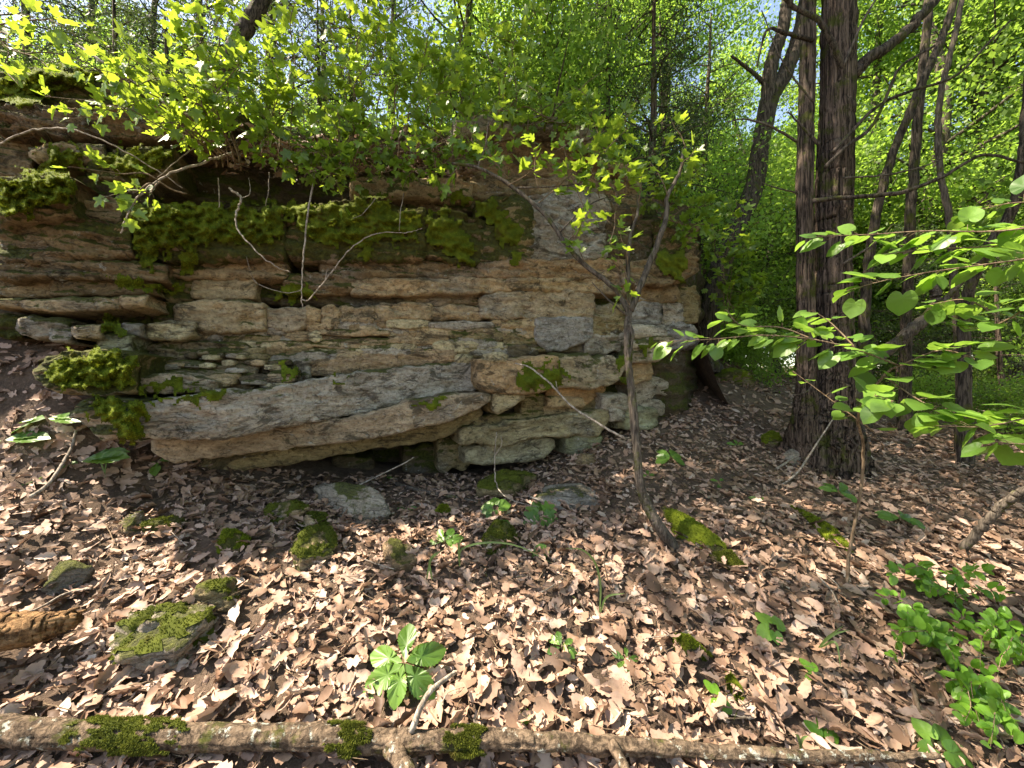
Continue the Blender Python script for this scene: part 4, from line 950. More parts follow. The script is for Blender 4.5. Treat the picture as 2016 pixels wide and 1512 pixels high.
# ------------------------------------------------------------------ leaf shapes
def fan_leaf(name, xy, mat, fold=.25, bend=.3, n_in=2, seed=0):
    """flat outline (x along the leaf, unit length) -> creased leaf mesh with rings towards the centre"""
    g = np.random.default_rng(seed); xy = np.array(xy, float); n = len(xy); c = np.array([.38, 0.0])
    rings = [c + (xy - c) * s for s in np.linspace(1, .45, n_in)]
    A = np.vstack(rings + [c[None]])
    z = np.abs(A[:, 1]) * fold - bend * (A[:, 0] - .1) ** 2 * .6 + g.normal(0, .012, len(A))
    V = np.column_stack([A, z]); F = []
    k = np.arange(n); kn = (k + 1) % n
    quads = [np.stack([r * n + k, r * n + kn, (r + 1) * n + kn, (r + 1) * n + k], 1) for r in range(n_in - 1)]
    tri = np.stack([(n_in - 1) * n + k, (n_in - 1) * n + kn, np.full(n, n_in * n)], 1)
    return mesh_data(name, V, ([np.vstack(quads)] if quads else []) + [tri], M[mat], True, np.zeros(len(V)))

def lobed_xy(seed=0, n=30):
    g = np.random.default_rng(seed); a = np.linspace(-math.pi, math.pi, n, endpoint=False) + math.pi / n
    r = np.zeros(n)
    for c, h, w in ((0, .58, .55), (1.12, .53, .50), (-1.12, .53, .50), (2.15, .42, .5), (-2.15, .42, .5)):
        r = np.maximum(r, h * (1 + g.uniform(-.08, .08)) * np.exp(-((a - c) / w) ** 2 * .9))
    r = np.maximum(r, .30); r *= 1 + .06 * np.cos(a * 15)
    return np.column_stack([.40 + r * np.cos(a), r * np.sin(a) * .92])

def heart_xy(n=26):
    a = np.linspace(-math.pi, math.pi, n, endpoint=False)
    r = .50 + .06 * np.cos(a) + .05 * np.cos(2 * a) - .10 * np.exp(-((np.abs(a) - math.pi) / .3) ** 2) * 3 + .16 * np.exp(-(a / .22) ** 2)
    return np.column_stack([.42 + r * np.cos(a) * .9, r * np.sin(a) * 1.02])

def oval_xy(n=16, w=.33, pt=1.0):
    a = np.linspace(-math.pi, math.pi, n, endpoint=False)
    return np.column_stack([.5 + .5 * np.cos(a), w * np.sin(a) * (1 - .18 * pt * np.cos(a))])

def serrate_xy(n=13, w=.27):
    t = np.linspace(0, 1, n); e = w * np.sin(np.pi * t ** 1.35) ** .85 + .01
    up = []
    for k in range(n):
        up.append((t[k], e[k]));
        if 1 < k < n - 1: up.append((t[k] + .012, e[k] * .88))
    dn = [(x, -y) for x, y in up[::-1]]
    return up + dn[1:-1]

LEAF = {
    'goose': [fan_leaf('leaf', lobed_xy(k), 'goose', f, b_, 2, k) for k, (f, b_) in enumerate(((.3, .3), (.1, .6), (-.25, .2), (.5, .5), (.2, -.3)))],
    'heart': [fan_leaf('leaf', heart_xy(), 'redbud', f, b_, 2, k + 9) for k, (f, b_) in enumerate(((.2, .25), (.05, .55), (-.2, .3), (.35, .1)))],
    'oval': [fan_leaf('leaf', oval_xy(), 'cover', f, b_, 2, k + 20) for k, (f, b_) in enumerate(((.2, .3), (.35, .1), (.05, .6)))],
    'serr': [fan_leaf('leaf', serrate_xy(), 'sprout', f, b_, 2, k + 30) for k, (f, b_) in enumerate(((.2, .35), (.3, .15), (.1, .7)))],
    'leaflet': [fan_leaf('leaf', serrate_xy(9, .24), 'sprout', f, b_, 2, k + 40) for k, (f, b_) in enumerate(((.2, .3), (.35, .1), (.1, .6)))],
    'sheart': [fan_leaf('leaf', heart_xy(), 'sprout', f, b_, 2, k + 50) for k, (f, b_) in enumerate(((.2, .25), (.05, .55)))],
    'slobed': [fan_leaf('leaf', lobed_xy(k + 3), 'sprout', f, b_, 2, k + 60) for k, (f, b_) in enumerate(((.2, .3), (.1, .5)))],
}
vg = np.random.default_rng(33)
def unit(v): v = np.asarray(v, float); return v / (np.linalg.norm(v) + 1e-12)

def put_leaf(parent, kind, pos, direction, normal, size, name='leaf'):
    d = unit(direction); n = np.asarray(normal, float); n = unit(n - d * (n @ d)); s = np.cross(n, d)
    o = bpy.data.objects.new(name, LEAF[kind][vg.integers(len(LEAF[kind]))]); COL.objects.link(o)
    o.parent = parent
    p = np.asarray(pos) - np.array(parent.location)
    o.matrix_basis = Matrix(((d[0] * size, s[0] * size, n[0] * size, p[0]), (d[1] * size, s[1] * size, n[1] * size, p[1]), (d[2] * size, s[2] * size, n[2] * size, p[2]), (0, 0, 0, 1)))
    return o

def bow(a, b_, up=.2, n=6, g=vg, jit=.03):
    """a stem path from a to b with an upward bow"""
    t = np.linspace(0, 1, n)[:, None]; L_ = np.linalg.norm(b_ - a)
    p = a * (1 - t) + b_ * t + np.array([0, 0, 1.]) * (np.sin(np.pi * t) * up * L_)
    p[1:-1] += g.normal(size=(n - 2, 3)) * jit * L_
    return p

def leafy_stem(root, path, kind, count, size, t0=.25, r0=.006, mat='stem', name='stem', petiole=.35, normal=(0, -.45, 1), spread=1.0, flat=.5, droop=.25):
    """stem mesh with side twigs, petioles and leaves along it"""
    leaves = []; C = catmull(path, 40); parts = [tube(path, [r0, r0 * .7, r0 * .3], 6, 24, r0 * .6, seed=int(abs(C[0, 0]) * 97))]
    ts = np.linspace(t0, 1, count) + vg.uniform(-.4, .4, count) / max(count, 1); ts = np.clip(ts, t0, 1)
    for k, t in enumerate(ts):
        p = C[int(t * 39)]; tang = unit(C[min(39, int(t * 39) + 1)] - C[max(0, int(t * 39) - 1)])
        az = vg.uniform(0, 6.28); side = unit(np.cross(tang, [math.cos(az), math.sin(az), .3]))
        s = size * vg.uniform(.65, 1.2) * (1 if t < .93 else .8)
        dirn = unit(side * spread + tang * .45 + np.array([0, -.12, .05]) + vg.normal(size=3) * .2)
        if droop < .1: dirn = unit(dirn * np.array([1, 1, .25]))
        pl = s * petiole * vg.uniform(.6, 1.8)
        q = p + dirn * pl
        parts.append(tube([p, (p + q) / 2 + np.array([0, 0, .1 * pl]), q], [r0 * .28, r0 * .2], 4, 4))
        leaves.append(put_leaf(root, kind, q, dirn * (1 - .3) + np.array([0, -.05, -droop * vg.uniform(0, 1.4)]), np.array(normal) + vg.normal(size=3) * flat, s))
    V, F = join(parts); st = mk(name, V, F, M[mat], root)
    for o in leaves: o.parent = st                                               # thing > stem > leaf
    return st
# ------------------------------------------------------------------ shrubs on the ledge
def shrub(label, root, tips, per=26, size=.085, name='gooseberry_shrub', kind='goose', side=2, group='lobed leaf shrubs on top of the ledge', cat='shrub', up=.16, r0=.006):
    rp = P(*root); t = thing(name, label, cat, rp, group); size *= 1.12; per = int(per * 1.25)
    for k, (x, y, d) in enumerate(tips):
        tip = P(x, y, d); a = rp + vg.normal(size=3) * np.array([.08, .05, .0])
        path = bow(a, tip, up * vg.uniform(.3, 1.4)); leafy_stem(t, path, kind, per, size, .3, r0)
        C = catmull(path, 40)
        for j in range(side):
            q = C[vg.integers(12, 36)]; e = q + unit(vg.normal(size=3) * np.array([1, .5, .6]) + np.array([0, -.1, .3])) * vg.uniform(.15, .4)
            leafy_stem(t, bow(q, e, .1, 4), kind, max(4, per // 3), size * .9, .2, r0 * .6, name='side_twig')
    return t
shrub('lobed leaf shrub arching left over the mossy beds', (440, 318, 3.0), [(330, 130, 2.35), (250, 110, 2.25), (160, 130, 2.15), (90, 190, 2.1), (210, 215, 2.15), (300, 245, 2.3), (130, 235, 2.1), (380, 200, 2.45)], 18, .085)
shrub('lobed leaf shrub leaning into the picture at the left edge', (-60, 60, 2.4), [(40, 170, 2.1), (110, 150, 2.15), (60, 100, 2.15), (150, 70, 2.25)], 8, .09, side=1)
shrub('tall lobed leaf shrub left of the dark leaning trunk', (455, 330, 3.0), [(380, 20, 2.75), (430, -40, 2.8), (330, 40, 2.7), (470, 110, 2.75), (400, 130, 2.6), (420, 220, 2.6)], 19, .105)
shrub('tall lobed leaf shrub right of the dark leaning trunk', (560, 320, 3.2), [(540, 40, 3.0), (590, -40, 3.1), (500, 90, 2.9), (620, 90, 3.0), (560, 160, 2.9), (520, 230, 2.85)], 19, .105)
shrub('upright lobed leaf shrub over the fallen leaves of the ledge', (690, 325, 3.35), [(650, 10, 3.15), (710, -50, 3.25), (760, 40, 3.25), (680, 120, 3.1), (640, 190, 3.05), (700, 220, 3.1)], 19, .105)
shrub('dense lobed leaf shrub in the middle of the ledge top', (770, 318, 3.45), [(740, -30, 3.25), (800, 20, 3.3), (840, 90, 3.3), (780, 150, 3.2), (720, 210, 3.15), (850, 190, 3.25)], 18, .105)
shrub('lobed leaf shrub left of the capping slab', (880, 300, 3.65), [(850, 10, 3.5), (900, 40, 3.6), (940, -30, 3.6), (870, 140, 3.4), (930, 170, 3.45), (830, 240, 3.3)], 17, .105)
shrub('lobed leaf shrub standing on the capping slab', (990, 246, 3.95), [(960, 30, 3.8), (1020, 60, 3.85), (1060, 20, 3.9), (980, 130, 3.7), (1040, 160, 3.75)], 15, .105)
shrub('lobed leaf shrub spilling over the right end of the ledge', (1150, 280, 4.2), [(1180, 210, 3.9), (1220, 250, 3.9), (1240, 300, 3.9), (1130, 170, 3.95), (1200, 330, 3.8), (1250, 350, 3.9)], 16, .105)
shrub('low lobed leaf shrub hanging over the recessed upper bed', (700, 340, 3.2), [(620, 300, 2.9), (560, 280, 2.85), (660, 250, 2.95), (740, 270, 3.0), (800, 260, 3.05), (690, 325, 2.95)], 16, .085, up=.05)
shrub('low lobed leaf shrub trailing across the bare brown upper face', (880, 330, 3.45), [(960, 290, 3.3), (1010, 270, 3.4), (930, 240, 3.3), (850, 280, 3.2), (1000, 330, 3.3)], 14, .085, up=.05)
shrub('lobed leaf shrub spilling over the edge above the pale hanging twig', (640, 335, 3.15), [(560, 330, 2.9), (600, 345, 2.9), (650, 350, 2.95), (510, 300, 2.85), (590, 260, 2.9), (680, 300, 2.95)], 14, .075, up=.08)
shrub('lobed leaf shrub spilling over the edge above the right moss shelf', (820, 335, 3.4), [(750, 340, 3.1), (800, 350, 3.15), (860, 345, 3.2), (770, 290, 3.1), (850, 270, 3.2), (900, 320, 3.25)], 14, .075, up=.08)
shrub('lobed leaf shrub hiding the rim of the capping slab', (1070, 245, 4.05), [(1000, 200, 3.8), (1060, 170, 3.9), (1110, 200, 3.9), (1030, 245, 3.75), (1130, 255, 3.85), (960, 225, 3.7)], 14, .09, up=.08)
shrub('bright sprig of lobed leaves below the arching twig', (330, 370, 2.6), [(150, 330, 2.2), (200, 390, 2.2), (250, 420, 2.25)], 8, .075, side=0, up=.08)
shrub('dense lobed leaf bush growing at the right corner of the ledge', (1310, 430, 4.5), [(1330, 350, 4.3), (1380, 330, 4.4), (1400, 400, 4.4), (1290, 340, 4.3), (1420, 470, 4.6), (1270, 390, 4.3), (1360, 480, 4.5)], 18, .10)
shrub('leafy bush hiding the trunk beside the right corner of the ledge', (1430, 640, 6.0), [(1400, 430, 5.8), (1450, 400, 5.8), (1480, 470, 5.8), (1420, 520, 5.8), (1500, 540, 6.0), (1470, 590, 6.0)], 20, .13)

# bare twigs hanging in front of the face
def hang(name, label, *stems, mat='twig', cat='twig'):
    base = P(*stems[0][0][0]); t = thing(name, label, cat, base)
    for pts, r0, r1 in stems:
        V, F = tube(np.array([P(*p) for p in pts]), [r0 * .85, (r0 + r1) * .42, r1 * .7], 7, 12 * len(pts), r0 * 1.3, seed=int(pts[0][0])); mk('twig', V, F, M[mat], t)
    return t
hang('bare_twig', 'white curved bare twig on the mossy shelf left of the hanging twig', ([(452, 372, 2.95), (475, 390, 2.9), (466, 420, 2.88), (470, 455, 2.86), (510, 500, 2.85), (545, 525, 2.86), (572, 536, 2.88)], .011, .003), ([(475, 390, 2.9), (492, 380, 2.92), (490, 350, 3.0)], .004, .003))
hang('bare_twig', 'pale twig hanging straight down in front of the tan beds', ([(628, 280, 3.2), (622, 330, 3.05), (610, 400, 2.95), (598, 500, 2.9), (594, 560, 2.9), (595, 604, 2.92)], .010, .005), ([(594, 590, 2.9), (610, 588, 2.88), (650, 540, 2.85), (690, 490, 2.84), (740, 460, 2.86), (800, 458, 2.9), (832, 450, 2.92)], .007, .0025),
     ([(594, 572, 2.9), (560, 576, 2.88), (510, 560, 2.87), (495, 540, 2.88), (485, 505, 2.9)], .0035, .0015), ([(640, 550, 2.85), (645, 528, 2.85)], .003, .002))
hang('bare_twig', 'thin dead twig arching out from the upper left beds', ([(-30, 300, 2.5), (30, 268, 2.45), (90, 253, 2.45), (150, 258, 2.45), (220, 285, 2.5), (300, 330, 2.6), (360, 370, 2.7)], .008, .004))
hang('bare_twig', 'grey dead branch crossing above the left moss', ([(460, 300, 3.0), (400, 320, 2.8), (330, 345, 2.65), (270, 390, 2.55), (235, 460, 2.5)], .012, .006), ([(420, 270, 2.9), (370, 300, 2.75), (310, 350, 2.65)], .007, .003))
hang('bare_twig', 'white straight dead branch slanting down from the upper left', ([(150, 88, 2.7), (200, 120, 2.7), (290, 180, 2.75), (400, 258, 2.85)], .012, .006))
hang('bare_twig', 'thin upright dead stem on the moss shelf below the fallen leaves', ([(430, 350, 3.0), (432, 400, 2.95), (425, 440, 2.94)], .006, .004)); hang('bare_twig', 'short dead stem right of the thin upright one on the moss shelf', ([(530, 340, 3.0), (528, 380, 2.95), (522, 405, 2.94)], .005, .003))
hang('bare_twig', 'small fork of dead twig above the right moss shelf', ([(795, 380, 3.3), (788, 420, 3.2), (786, 455, 3.18)], .004, .003), ([(740, 390, 3.3), (715, 420, 3.15), (695, 430, 3.12)], .004, .002))
hang('leaning_stick', 'bare stick leaning from the block pile down to the sapling', ([(1015, 716, 3.45), (1040, 722, 3.3), (1080, 752, 3.15), (1120, 795, 3.05), (1180, 835, 2.92), (1232, 864, 2.85)], .007, .013), ([(1098, 770, 3.1), (1094, 750, 3.1)], .005, .003))
hang('dead_forked_twig', 'forked dead twig standing in the hollow under the ledge', ([(975, 950, 3.3), (974, 900, 3.3), (978, 850, 3.3)], .007, .004), ([(976, 895, 3.3), (988, 875, 3.28), (986, 858, 3.28)], .005, .003))
hang('bare_twig', 'long brown twig curving out of the mossy flat stone', ([(975, 945, 3.25), (985, 968, 3.1), (1010, 985, 3.0), (1060, 998, 2.95)], .006, .004))

# ------------------------------------------------------------------ sapling in front of the ledge
tb = gpix(1314, 1066)
sap = thing('sapling', 'thin crooked sapling with ridged bark in front of the ledge', 'sapling', tb)
tp = np.vstack([tb - np.array([-.05, .03, .06]), [P(1296, 1034, 2.62), P(1272, 990, 2.68), P(1260, 950, 2.70), P(1254, 880, 2.72), P(1244, 780, 2.75), P(1236, 700, 2.78), P(1236, 640, 2.82), P(1240, 600, 2.84)]])
V, F = tube(tp, [.040, .036, .033, .030, .028, .026, .024, .026, .018], 26, 180, .008, .30, 3.6, seed=6); mk('trunk', V, F, M['bark'], sap)
SB = [([(1240, 612, 2.83), (1262, 560, 2.85), (1290, 490, 2.87), (1311, 430, 2.9), (1314, 385, 2.92), (1338, 340, 2.96), (1346, 290, 3.0)], .026, .010),
      ([(1240, 610, 2.83), (1236, 520, 2.82), (1242, 460, 2.84), (1254, 425, 2.86), (1256, 385, 2.9)], .018, .008),
      ([(1238, 618, 2.83), (1212, 570, 2.86), (1150, 520, 2.92), (1113, 479, 2.95), (1073, 423, 3.0), (1006, 366, 3.06), (940, 330, 3.12), (890, 322, 3.16)], .020, .012),
      ([(1236, 622, 2.82), (1205, 597, 2.80), (1165, 556, 2.80)], .010, .003), ([(1010, 370, 3.06), (1080, 368, 3.0), (1140, 362, 2.98)], .008, .003), ([(940, 330, 3.12), (955, 290, 3.1), (962, 240, 3.1)], .008, .004),
      ([(1100, 460, 2.96), (1150, 410, 2.9), (1200, 388, 2.88), (1260, 388, 2.9)], .006, .003), ([(1238, 640, 2.80), (1246, 660, 2.78), (1240, 700, 2.77)], .018, .006)]
for pts, r0, r1 in SB:
    V, F = tube(np.array([P(*p) for p in pts]), [r0, (r0 + r1) / 2, r1], 10, 10 * len(pts), r0 * .35, .12, 3, seed=int(pts[-1][0])); mk('branch', V, F, M['bark'], sap)
for a, b_, n_ in (((1060, 400, 3.0), (1150, 330, 2.9), 8), ((1000, 365, 3.05), (1090, 300, 3.0), 8), ((1100, 366, 2.98), (1190, 300, 2.95), 9), ((1140, 362, 2.96), (1230, 320, 2.95), 9), ((950, 300, 3.1), (890, 250, 3.05), 6), ((1150, 410, 2.9), (1120, 340, 2.88), 7),
                  ((1150, 515, 2.9), (1130, 470, 2.85), 4), ((1115, 480, 2.9), (1150, 440, 2.85), 6), ((1238, 560, 2.8), (1200, 480, 2.75), 7), ((1200, 480, 2.75), (1215, 400, 2.75), 8), ((1236, 520, 2.8), (1220, 450, 2.75), 6), ((1240, 600, 2.8), (1225, 580, 2.75), 3),
                  ((1256, 400, 2.88), (1270, 330, 2.85), 7), ((1338, 340, 2.95), (1370, 290, 2.95), 6), ((905, 322, 3.15), (870, 370, 3.05), 6), ((1190, 300, 2.95), (1170, 240, 2.95), 7), ((1090, 300, 3.0), (1150, 270, 3.0), 7), ((1314, 385, 2.9), (1280, 320, 2.9), 7), ((1000, 350, 3.0), (930, 270, 2.9), 9), ((1060, 370, 2.95), (1050, 270, 2.9), 10), ((1120, 364, 2.95), (1110, 290, 2.9), 9), ((1180, 390, 2.88), (1160, 330, 2.85), 8), ((1230, 388, 2.88), (1240, 330, 2.85), 8), ((962, 250, 3.1), (1000, 200, 3.0), 8), ((1190, 300, 2.95), (1240, 250, 2.95), 9), ((1130, 470, 2.85), (1160, 420, 2.8), 6), ((1215, 400, 2.75), (1200, 340, 2.75), 8), ((1350, 290, 2.98), (1320, 230, 3.0), 7)):
    leafy_stem(sap, bow(P(*a), P(*b_), .05, 4), 'goose', n_ + 2, .105, .2, .004, name='twig')

# ------------------------------------------------------------------ redbud reaching in from the right
rb = gpix(1668, 1165); red = thing('redbud_sapling', 'young redbud with flat tiers of heart shaped leaves', 'sapling', rb)
V, F = tube(np.vstack([rb, P(1672, 1090, 2.4), P(1695, 960, 2.36), P(1700, 880, 2.3), P(1690, 810, 2.2), P(1740, 740, 2.1), P(1770, 720, 2.05)]), [.010, .008, .007, .005], 9, 60, .012, seed=3); mk('stem', V, F, M['stem'], red)
RB = [([(2080, 440, 1.75), (1960, 455, 1.85), (1830, 455, 1.95), (1700, 462, 2.05), (1590, 466, 2.12)], 17, .078), ([(2080, 500, 1.7), (1980, 515, 1.8), (1870, 530, 1.88), (1760, 548, 1.95), (1668, 572, 2.0)], 15, .085), ([(2080, 470, 1.9), (1950, 485, 1.95), (1840, 490, 2.0), (1740, 500, 2.05)], 12, .08),
      ([(1770, 720, 2.05), (1690, 690, 2.05), (1600, 668, 2.1), (1500, 660, 2.15), (1400, 668, 2.2), (1300, 672, 2.25)], 24, .078), ([(1600, 668, 2.1), (1540, 645, 2.2), (1460, 640, 2.25), (1430, 610, 2.3)], 9, .07), ([(1690, 690, 2.05), (1640, 640, 2.15), (1600, 610, 2.2)], 6, .07),
      ([(1740, 740, 2.1), (1790, 775, 1.95), (1830, 800, 1.85), (1850, 815, 1.8)], 9, .085), ([(1690, 810, 2.2), (1720, 780, 2.0), (1760, 790, 1.85)], 8, .088), ([(1770, 720, 2.05), (1850, 690, 1.95), (1920, 705, 1.85)], 9, .082), ([(2090, 800, 1.5), (2010, 825, 1.58), (1930, 840, 1.65), (1850, 838, 1.72)], 11, .082), ([(2100, 860, 1.5), (2040, 875, 1.55), (1960, 870, 1.6)], 7, .085),
      ([(2090, 560, 1.6), (2030, 600, 1.7), (1960, 640, 1.85), (1900, 650, 1.95)], 8, .075), ([(1960, 620, 1.9), (1900, 590, 2.1), (1830, 600, 2.2)], 7, .075), ([(2080, 400, 2.1), (1990, 400, 2.2), (1900, 420, 2.3)], 7, .075), ([(1720, 850, 2.2), (1640, 790, 2.3), (1560, 730, 2.4)], 5, .06)]
for pts, n_, s_ in RB:
    pts = np.array([P(*p) for p in pts])
    leafy_stem(red, pts, 'heart', int(n_ * 1.9), s_ * 1.3, .02, .0045, name='branch', petiole=.3, normal=(0, -.38, 1), spread=1.3, flat=.2, droop=.06)

# ------------------------------------------------------------------ low shrub at the lower right
def low_shrub(label, root, tips, n_, size):
    r_ = gpix(*root); t = thing('coralberry_shrub', label, 'shrub', r_, 'low round leaved shrubs at the lower right')
    for (x, y, lift) in tips:
        g0 = gpix(x, y + lift); tip = P(x, y, g0[1] * .97)
        leafy_stem(t, bow(r_ + vg.normal(size=3) * np.array([.04, .04, 0]), tip, .25), 'oval', n_, size, .15, .003, normal=(-.2, -.5, 1), petiole=.12, flat=.3, spread=1.5)
    return t
low_shrub('round leaved low shrub beside the leaning brown trunk', (1850, 1190), [(1760, 1130, 60), (1800, 1110, 60), (1880, 1130, 60), (1940, 1120, 60), (1980, 1170, 60), (1830, 1170, 50)], 22, .054)
low_shrub('bright round leaved low shrub in the middle of the lower right patch', (1860, 1290), [(1740, 1180, 70), (1780, 1220, 60), (1830, 1250, 60), (1900, 1210, 70), (1770, 1260, 50), (1880, 1300, 50), (1760, 1300, 40)], 22, .054)
low_shrub('round leaved low shrub at the right edge above the corner', (1990, 1290), [(1940, 1250, 70), (1990, 1220, 70), (2010, 1290, 60), (1930, 1310, 60), (1960, 1350, 50), (2030, 1340, 50)], 22, .054)
low_shrub('lowest round leaved low shrub trailing over sunny litter', (1960, 1400), [(1860, 1340, 50), (1890, 1380, 40), (1930, 1430, 40), (1980, 1400, 50), (1950, 1470, 30), (1900, 1420, 40), (2010, 1440, 40)], 22, .054)

# ------------------------------------------------------------------ seedlings
def seedling(label, px, py, kind, dirs, size, h=.06, name='seedling', tilt=.5, grow=None, up=1.0, cat='seedling', d=None):
    """a short stem with a whorl of leaves; dirs = screen angles in degrees (0 right, 90 up)"""
    q = gpix(px, py) if d is None else P(px, py, d); t = thing(name, label, cat, q)
    top = q + np.array([0, -.01, h]); V, F = tube([q - np.array([0, 0, .02]), q + np.array([.004, 0, h * .5]), top], [.003, .0022], 6, 8); mk('stem', V, F, M['stem'], t)
    for k, a in enumerate(dirs):
        a = math.radians(a); dv = np.array([math.cos(a), math.sin(a) * .8, math.sin(a) * .55 - .06])
        s = 1.3 * size * (grow[k] if grow else vg.uniform(.8, 1.15))
        put_leaf(t, kind, top + unit(dv) * .008, dv, (vg.normal() * .15, -.75, .75 * up), s)
    return t
seedling('large five leaved seedling with toothed leaves in the sunny litter', 797, 1345, 'serr', [95, 165, 215, 265, 318, 20, 35], .135, .10, grow=[.95, 1.0, 1.1, .9, 1.05, 1.05, .7])
seedling('pair leaved seedling right of the large five leaved seedling', 1105, 1290, 'leaflet', [100, 140, 200, 30, 340, 320], .055, .05); seedling('five leaflet star seedling in the litter right of centre', 1232, 1308, 'leaflet', [80, 150, 215, 280, 10], .045, .03)
seedling('pale trio of leaves on the sunny slope right of centre', 1520, 1258, 'sheart', [110, 30, 260, 200], .06, .06); seedling('low seedling with rounded leaves above the log on the right', 1405, 1395, 'oval', [100, 60, 250, 310], .05, .06)
seedling('dark lobed oak seedling in the shade below the ledge', 1065, 1025, 'slobed', [150, 90, 40, 340, 300, 210], .11, .06); seedling('heart leaved seedling left of the dark oak seedling', 975, 1020, 'sheart', [170, 100, 20, 250, 200], .08, .08); seedling('heart leaf on a bent stalk below the heart leaved seedling', 985, 1055, 'sheart', [260, 60], .075, .05)
seedling('bright five leaved creeper seedling at the shade edge', 876, 1080, 'leaflet', [170, 120, 70, 20, 340], .10, .05, name='creeper_seedling'); seedling('single heart leaf standing in the litter', 1082, 1090, 'sheart', [200], .075, .04)
seedling('big pale creeper leaf at the left bank', 160, 925, 'leaflet', [200, 185, 30, 15, 215], .22, .05, name='creeper_plant', up=1.5); seedling('green creeper leaf above the big pale creeper leaf', 95, 850, 'leaflet', [200, 175, 0, 20], .19, .06, name='creeper_plant', up=1.6); seedling('small creeper leaf at the foot of the lip slab', 312, 920, 'leaflet', [200, 225, 300, 30, 60], .10, .03, name='creeper_plant')
seedling('creeper leaf cut by the left edge', 10, 880, 'leaflet', [200, 10, 30], .17, .04, name='creeper_plant', up=1.6); seedling('fivefold seedling beside the sapling trunk', 1320, 915, 'leaflet', [160, 120, 60, 20, 330, 200], .12, .07); seedling('small green seedling left of the juniper', 1450, 885, 'leaflet', [150, 30, 80], .07, .04)
seedling('low green sprig on the shaded slope', 1415, 955, 'leaflet', [150, 40, 250], .06, .03); seedling('leafy seedling right of the redbud stem', 1770, 1040, 'leaflet', [170, 140, 40, 10, 340], .12, .08); seedling('leafy seedling left of the redbud stem', 1650, 985, 'leaflet', [150, 100, 40, 0, 320], .11, .07)
seedling('tiny green pair of leaves under the ledge', 760, 945, 'leaflet', [170, 10, 60], .05, .02); seedling('tiny pair of leaves left of the ball of moss', 800, 1005, 'leaflet', [170, 10], .06, .015); seedling('little round leaved seedling touching the right end of the log', 1620, 1470, 'oval', [60, 120, 20], .06, .03)
seedling('pale leaves hanging at the lower right end of the log', 1840, 1490, 'sheart', [100, 30, 330, 200], .07, .05); seedling('round leaved seedling above the log right of centre', 1600, 1345, 'oval', [110, 60, 200], .045, .05); seedling('small seedling on the slope below the narrow mossy ridge', 1495, 990, 'leaflet', [150, 20], .05, .03)
seedling('tiny fern like sprig on the crumbly slope of the ledge', 628, 762, 'leaflet', [170, 130, 50, 10], .04, .01, d=3.25); seedling('single upright leaf tip behind the log', 1035, 1440, 'oval', [95], .05, .02); seedling('low bright leaves on the far slope by the mossy hump', 1560, 745, 'leaflet', [160, 90, 30, 0], .12, .08); seedling('small seedling by the foot of the sapling', 1275, 945, 'leaflet', [170, 20, 80], .06, .04)

def grass(label, blades_, name='grass_tuft', cat='grass', base=None):
    b0 = P(*blades_[0][0]); t = thing(name, label, cat, b0)
    for pts in blades_:
        C = catmull(np.array([P(*p) for p in pts]), 14); n = len(C)
        T = np.gradient(C, axis=0); S = np.cross(T, [0, -1, .4]); S /= np.linalg.norm(S, axis=1)[:, None]
        w = .0055 * np.sin(np.linspace(.5, np.pi, n)) + .0006
        V = np.stack([C - S * w[:, None], C + np.array([0, .001, -.0015]), C + S * w[:, None]], 1).reshape(-1, 3)
        mk('blade', V, [grid_faces(n, 3)], M['grass'], t, tint=np.zeros(len(V)))
    return t
grass('white streaked sedge blade arching in the middle of the litter', [[(1180, 1205, 2.1), (1182, 1150, 2.12), (1170, 1105, 2.12), (1145, 1082, 2.1), (1114, 1080, 2.08)], [(1182, 1205, 2.1), (1195, 1175, 2.1), (1230, 1168, 2.08)]])
grass('long thin grass stem bowed over the sunny litter', [[(905, 1110, 2.3), (910, 1080, 2.3), (960, 1068, 2.28), (1020, 1075, 2.25), (1085, 1108, 2.2)], [(840, 1140, 2.25), (850, 1100, 2.27), (880, 1078, 2.28)], [(850, 1140, 2.25), (846, 1105, 2.26), (860, 1085, 2.26)], [(905, 1115, 2.3), (903, 1080, 2.3), (907, 1055, 2.3)]])
grass('sedge tuft with bent blades on the lower right slope', [[(1612, 1275, 1.95), (1630, 1255, 1.95), (1660, 1232, 1.93)], [(1612, 1275, 1.95), (1640, 1250, 1.93), (1672, 1240, 1.92)], [(1615, 1275, 1.95), (1645, 1265, 1.9), (1655, 1315, 1.85)]])
grass('small grass tuft behind the log on the right', [[(1575, 1475, 1.55), (1580, 1455, 1.55), (1592, 1448, 1.55)], [(1578, 1475, 1.55), (1572, 1452, 1.55), (1565, 1445, 1.55)]])
grass('little grass tuft below the big pale creeper leaf', [[(205, 940, 2.6), (210, 910, 2.6), (222, 895, 2.6)], [(208, 940, 2.6), (200, 915, 2.6), (190, 905, 2.6)]])
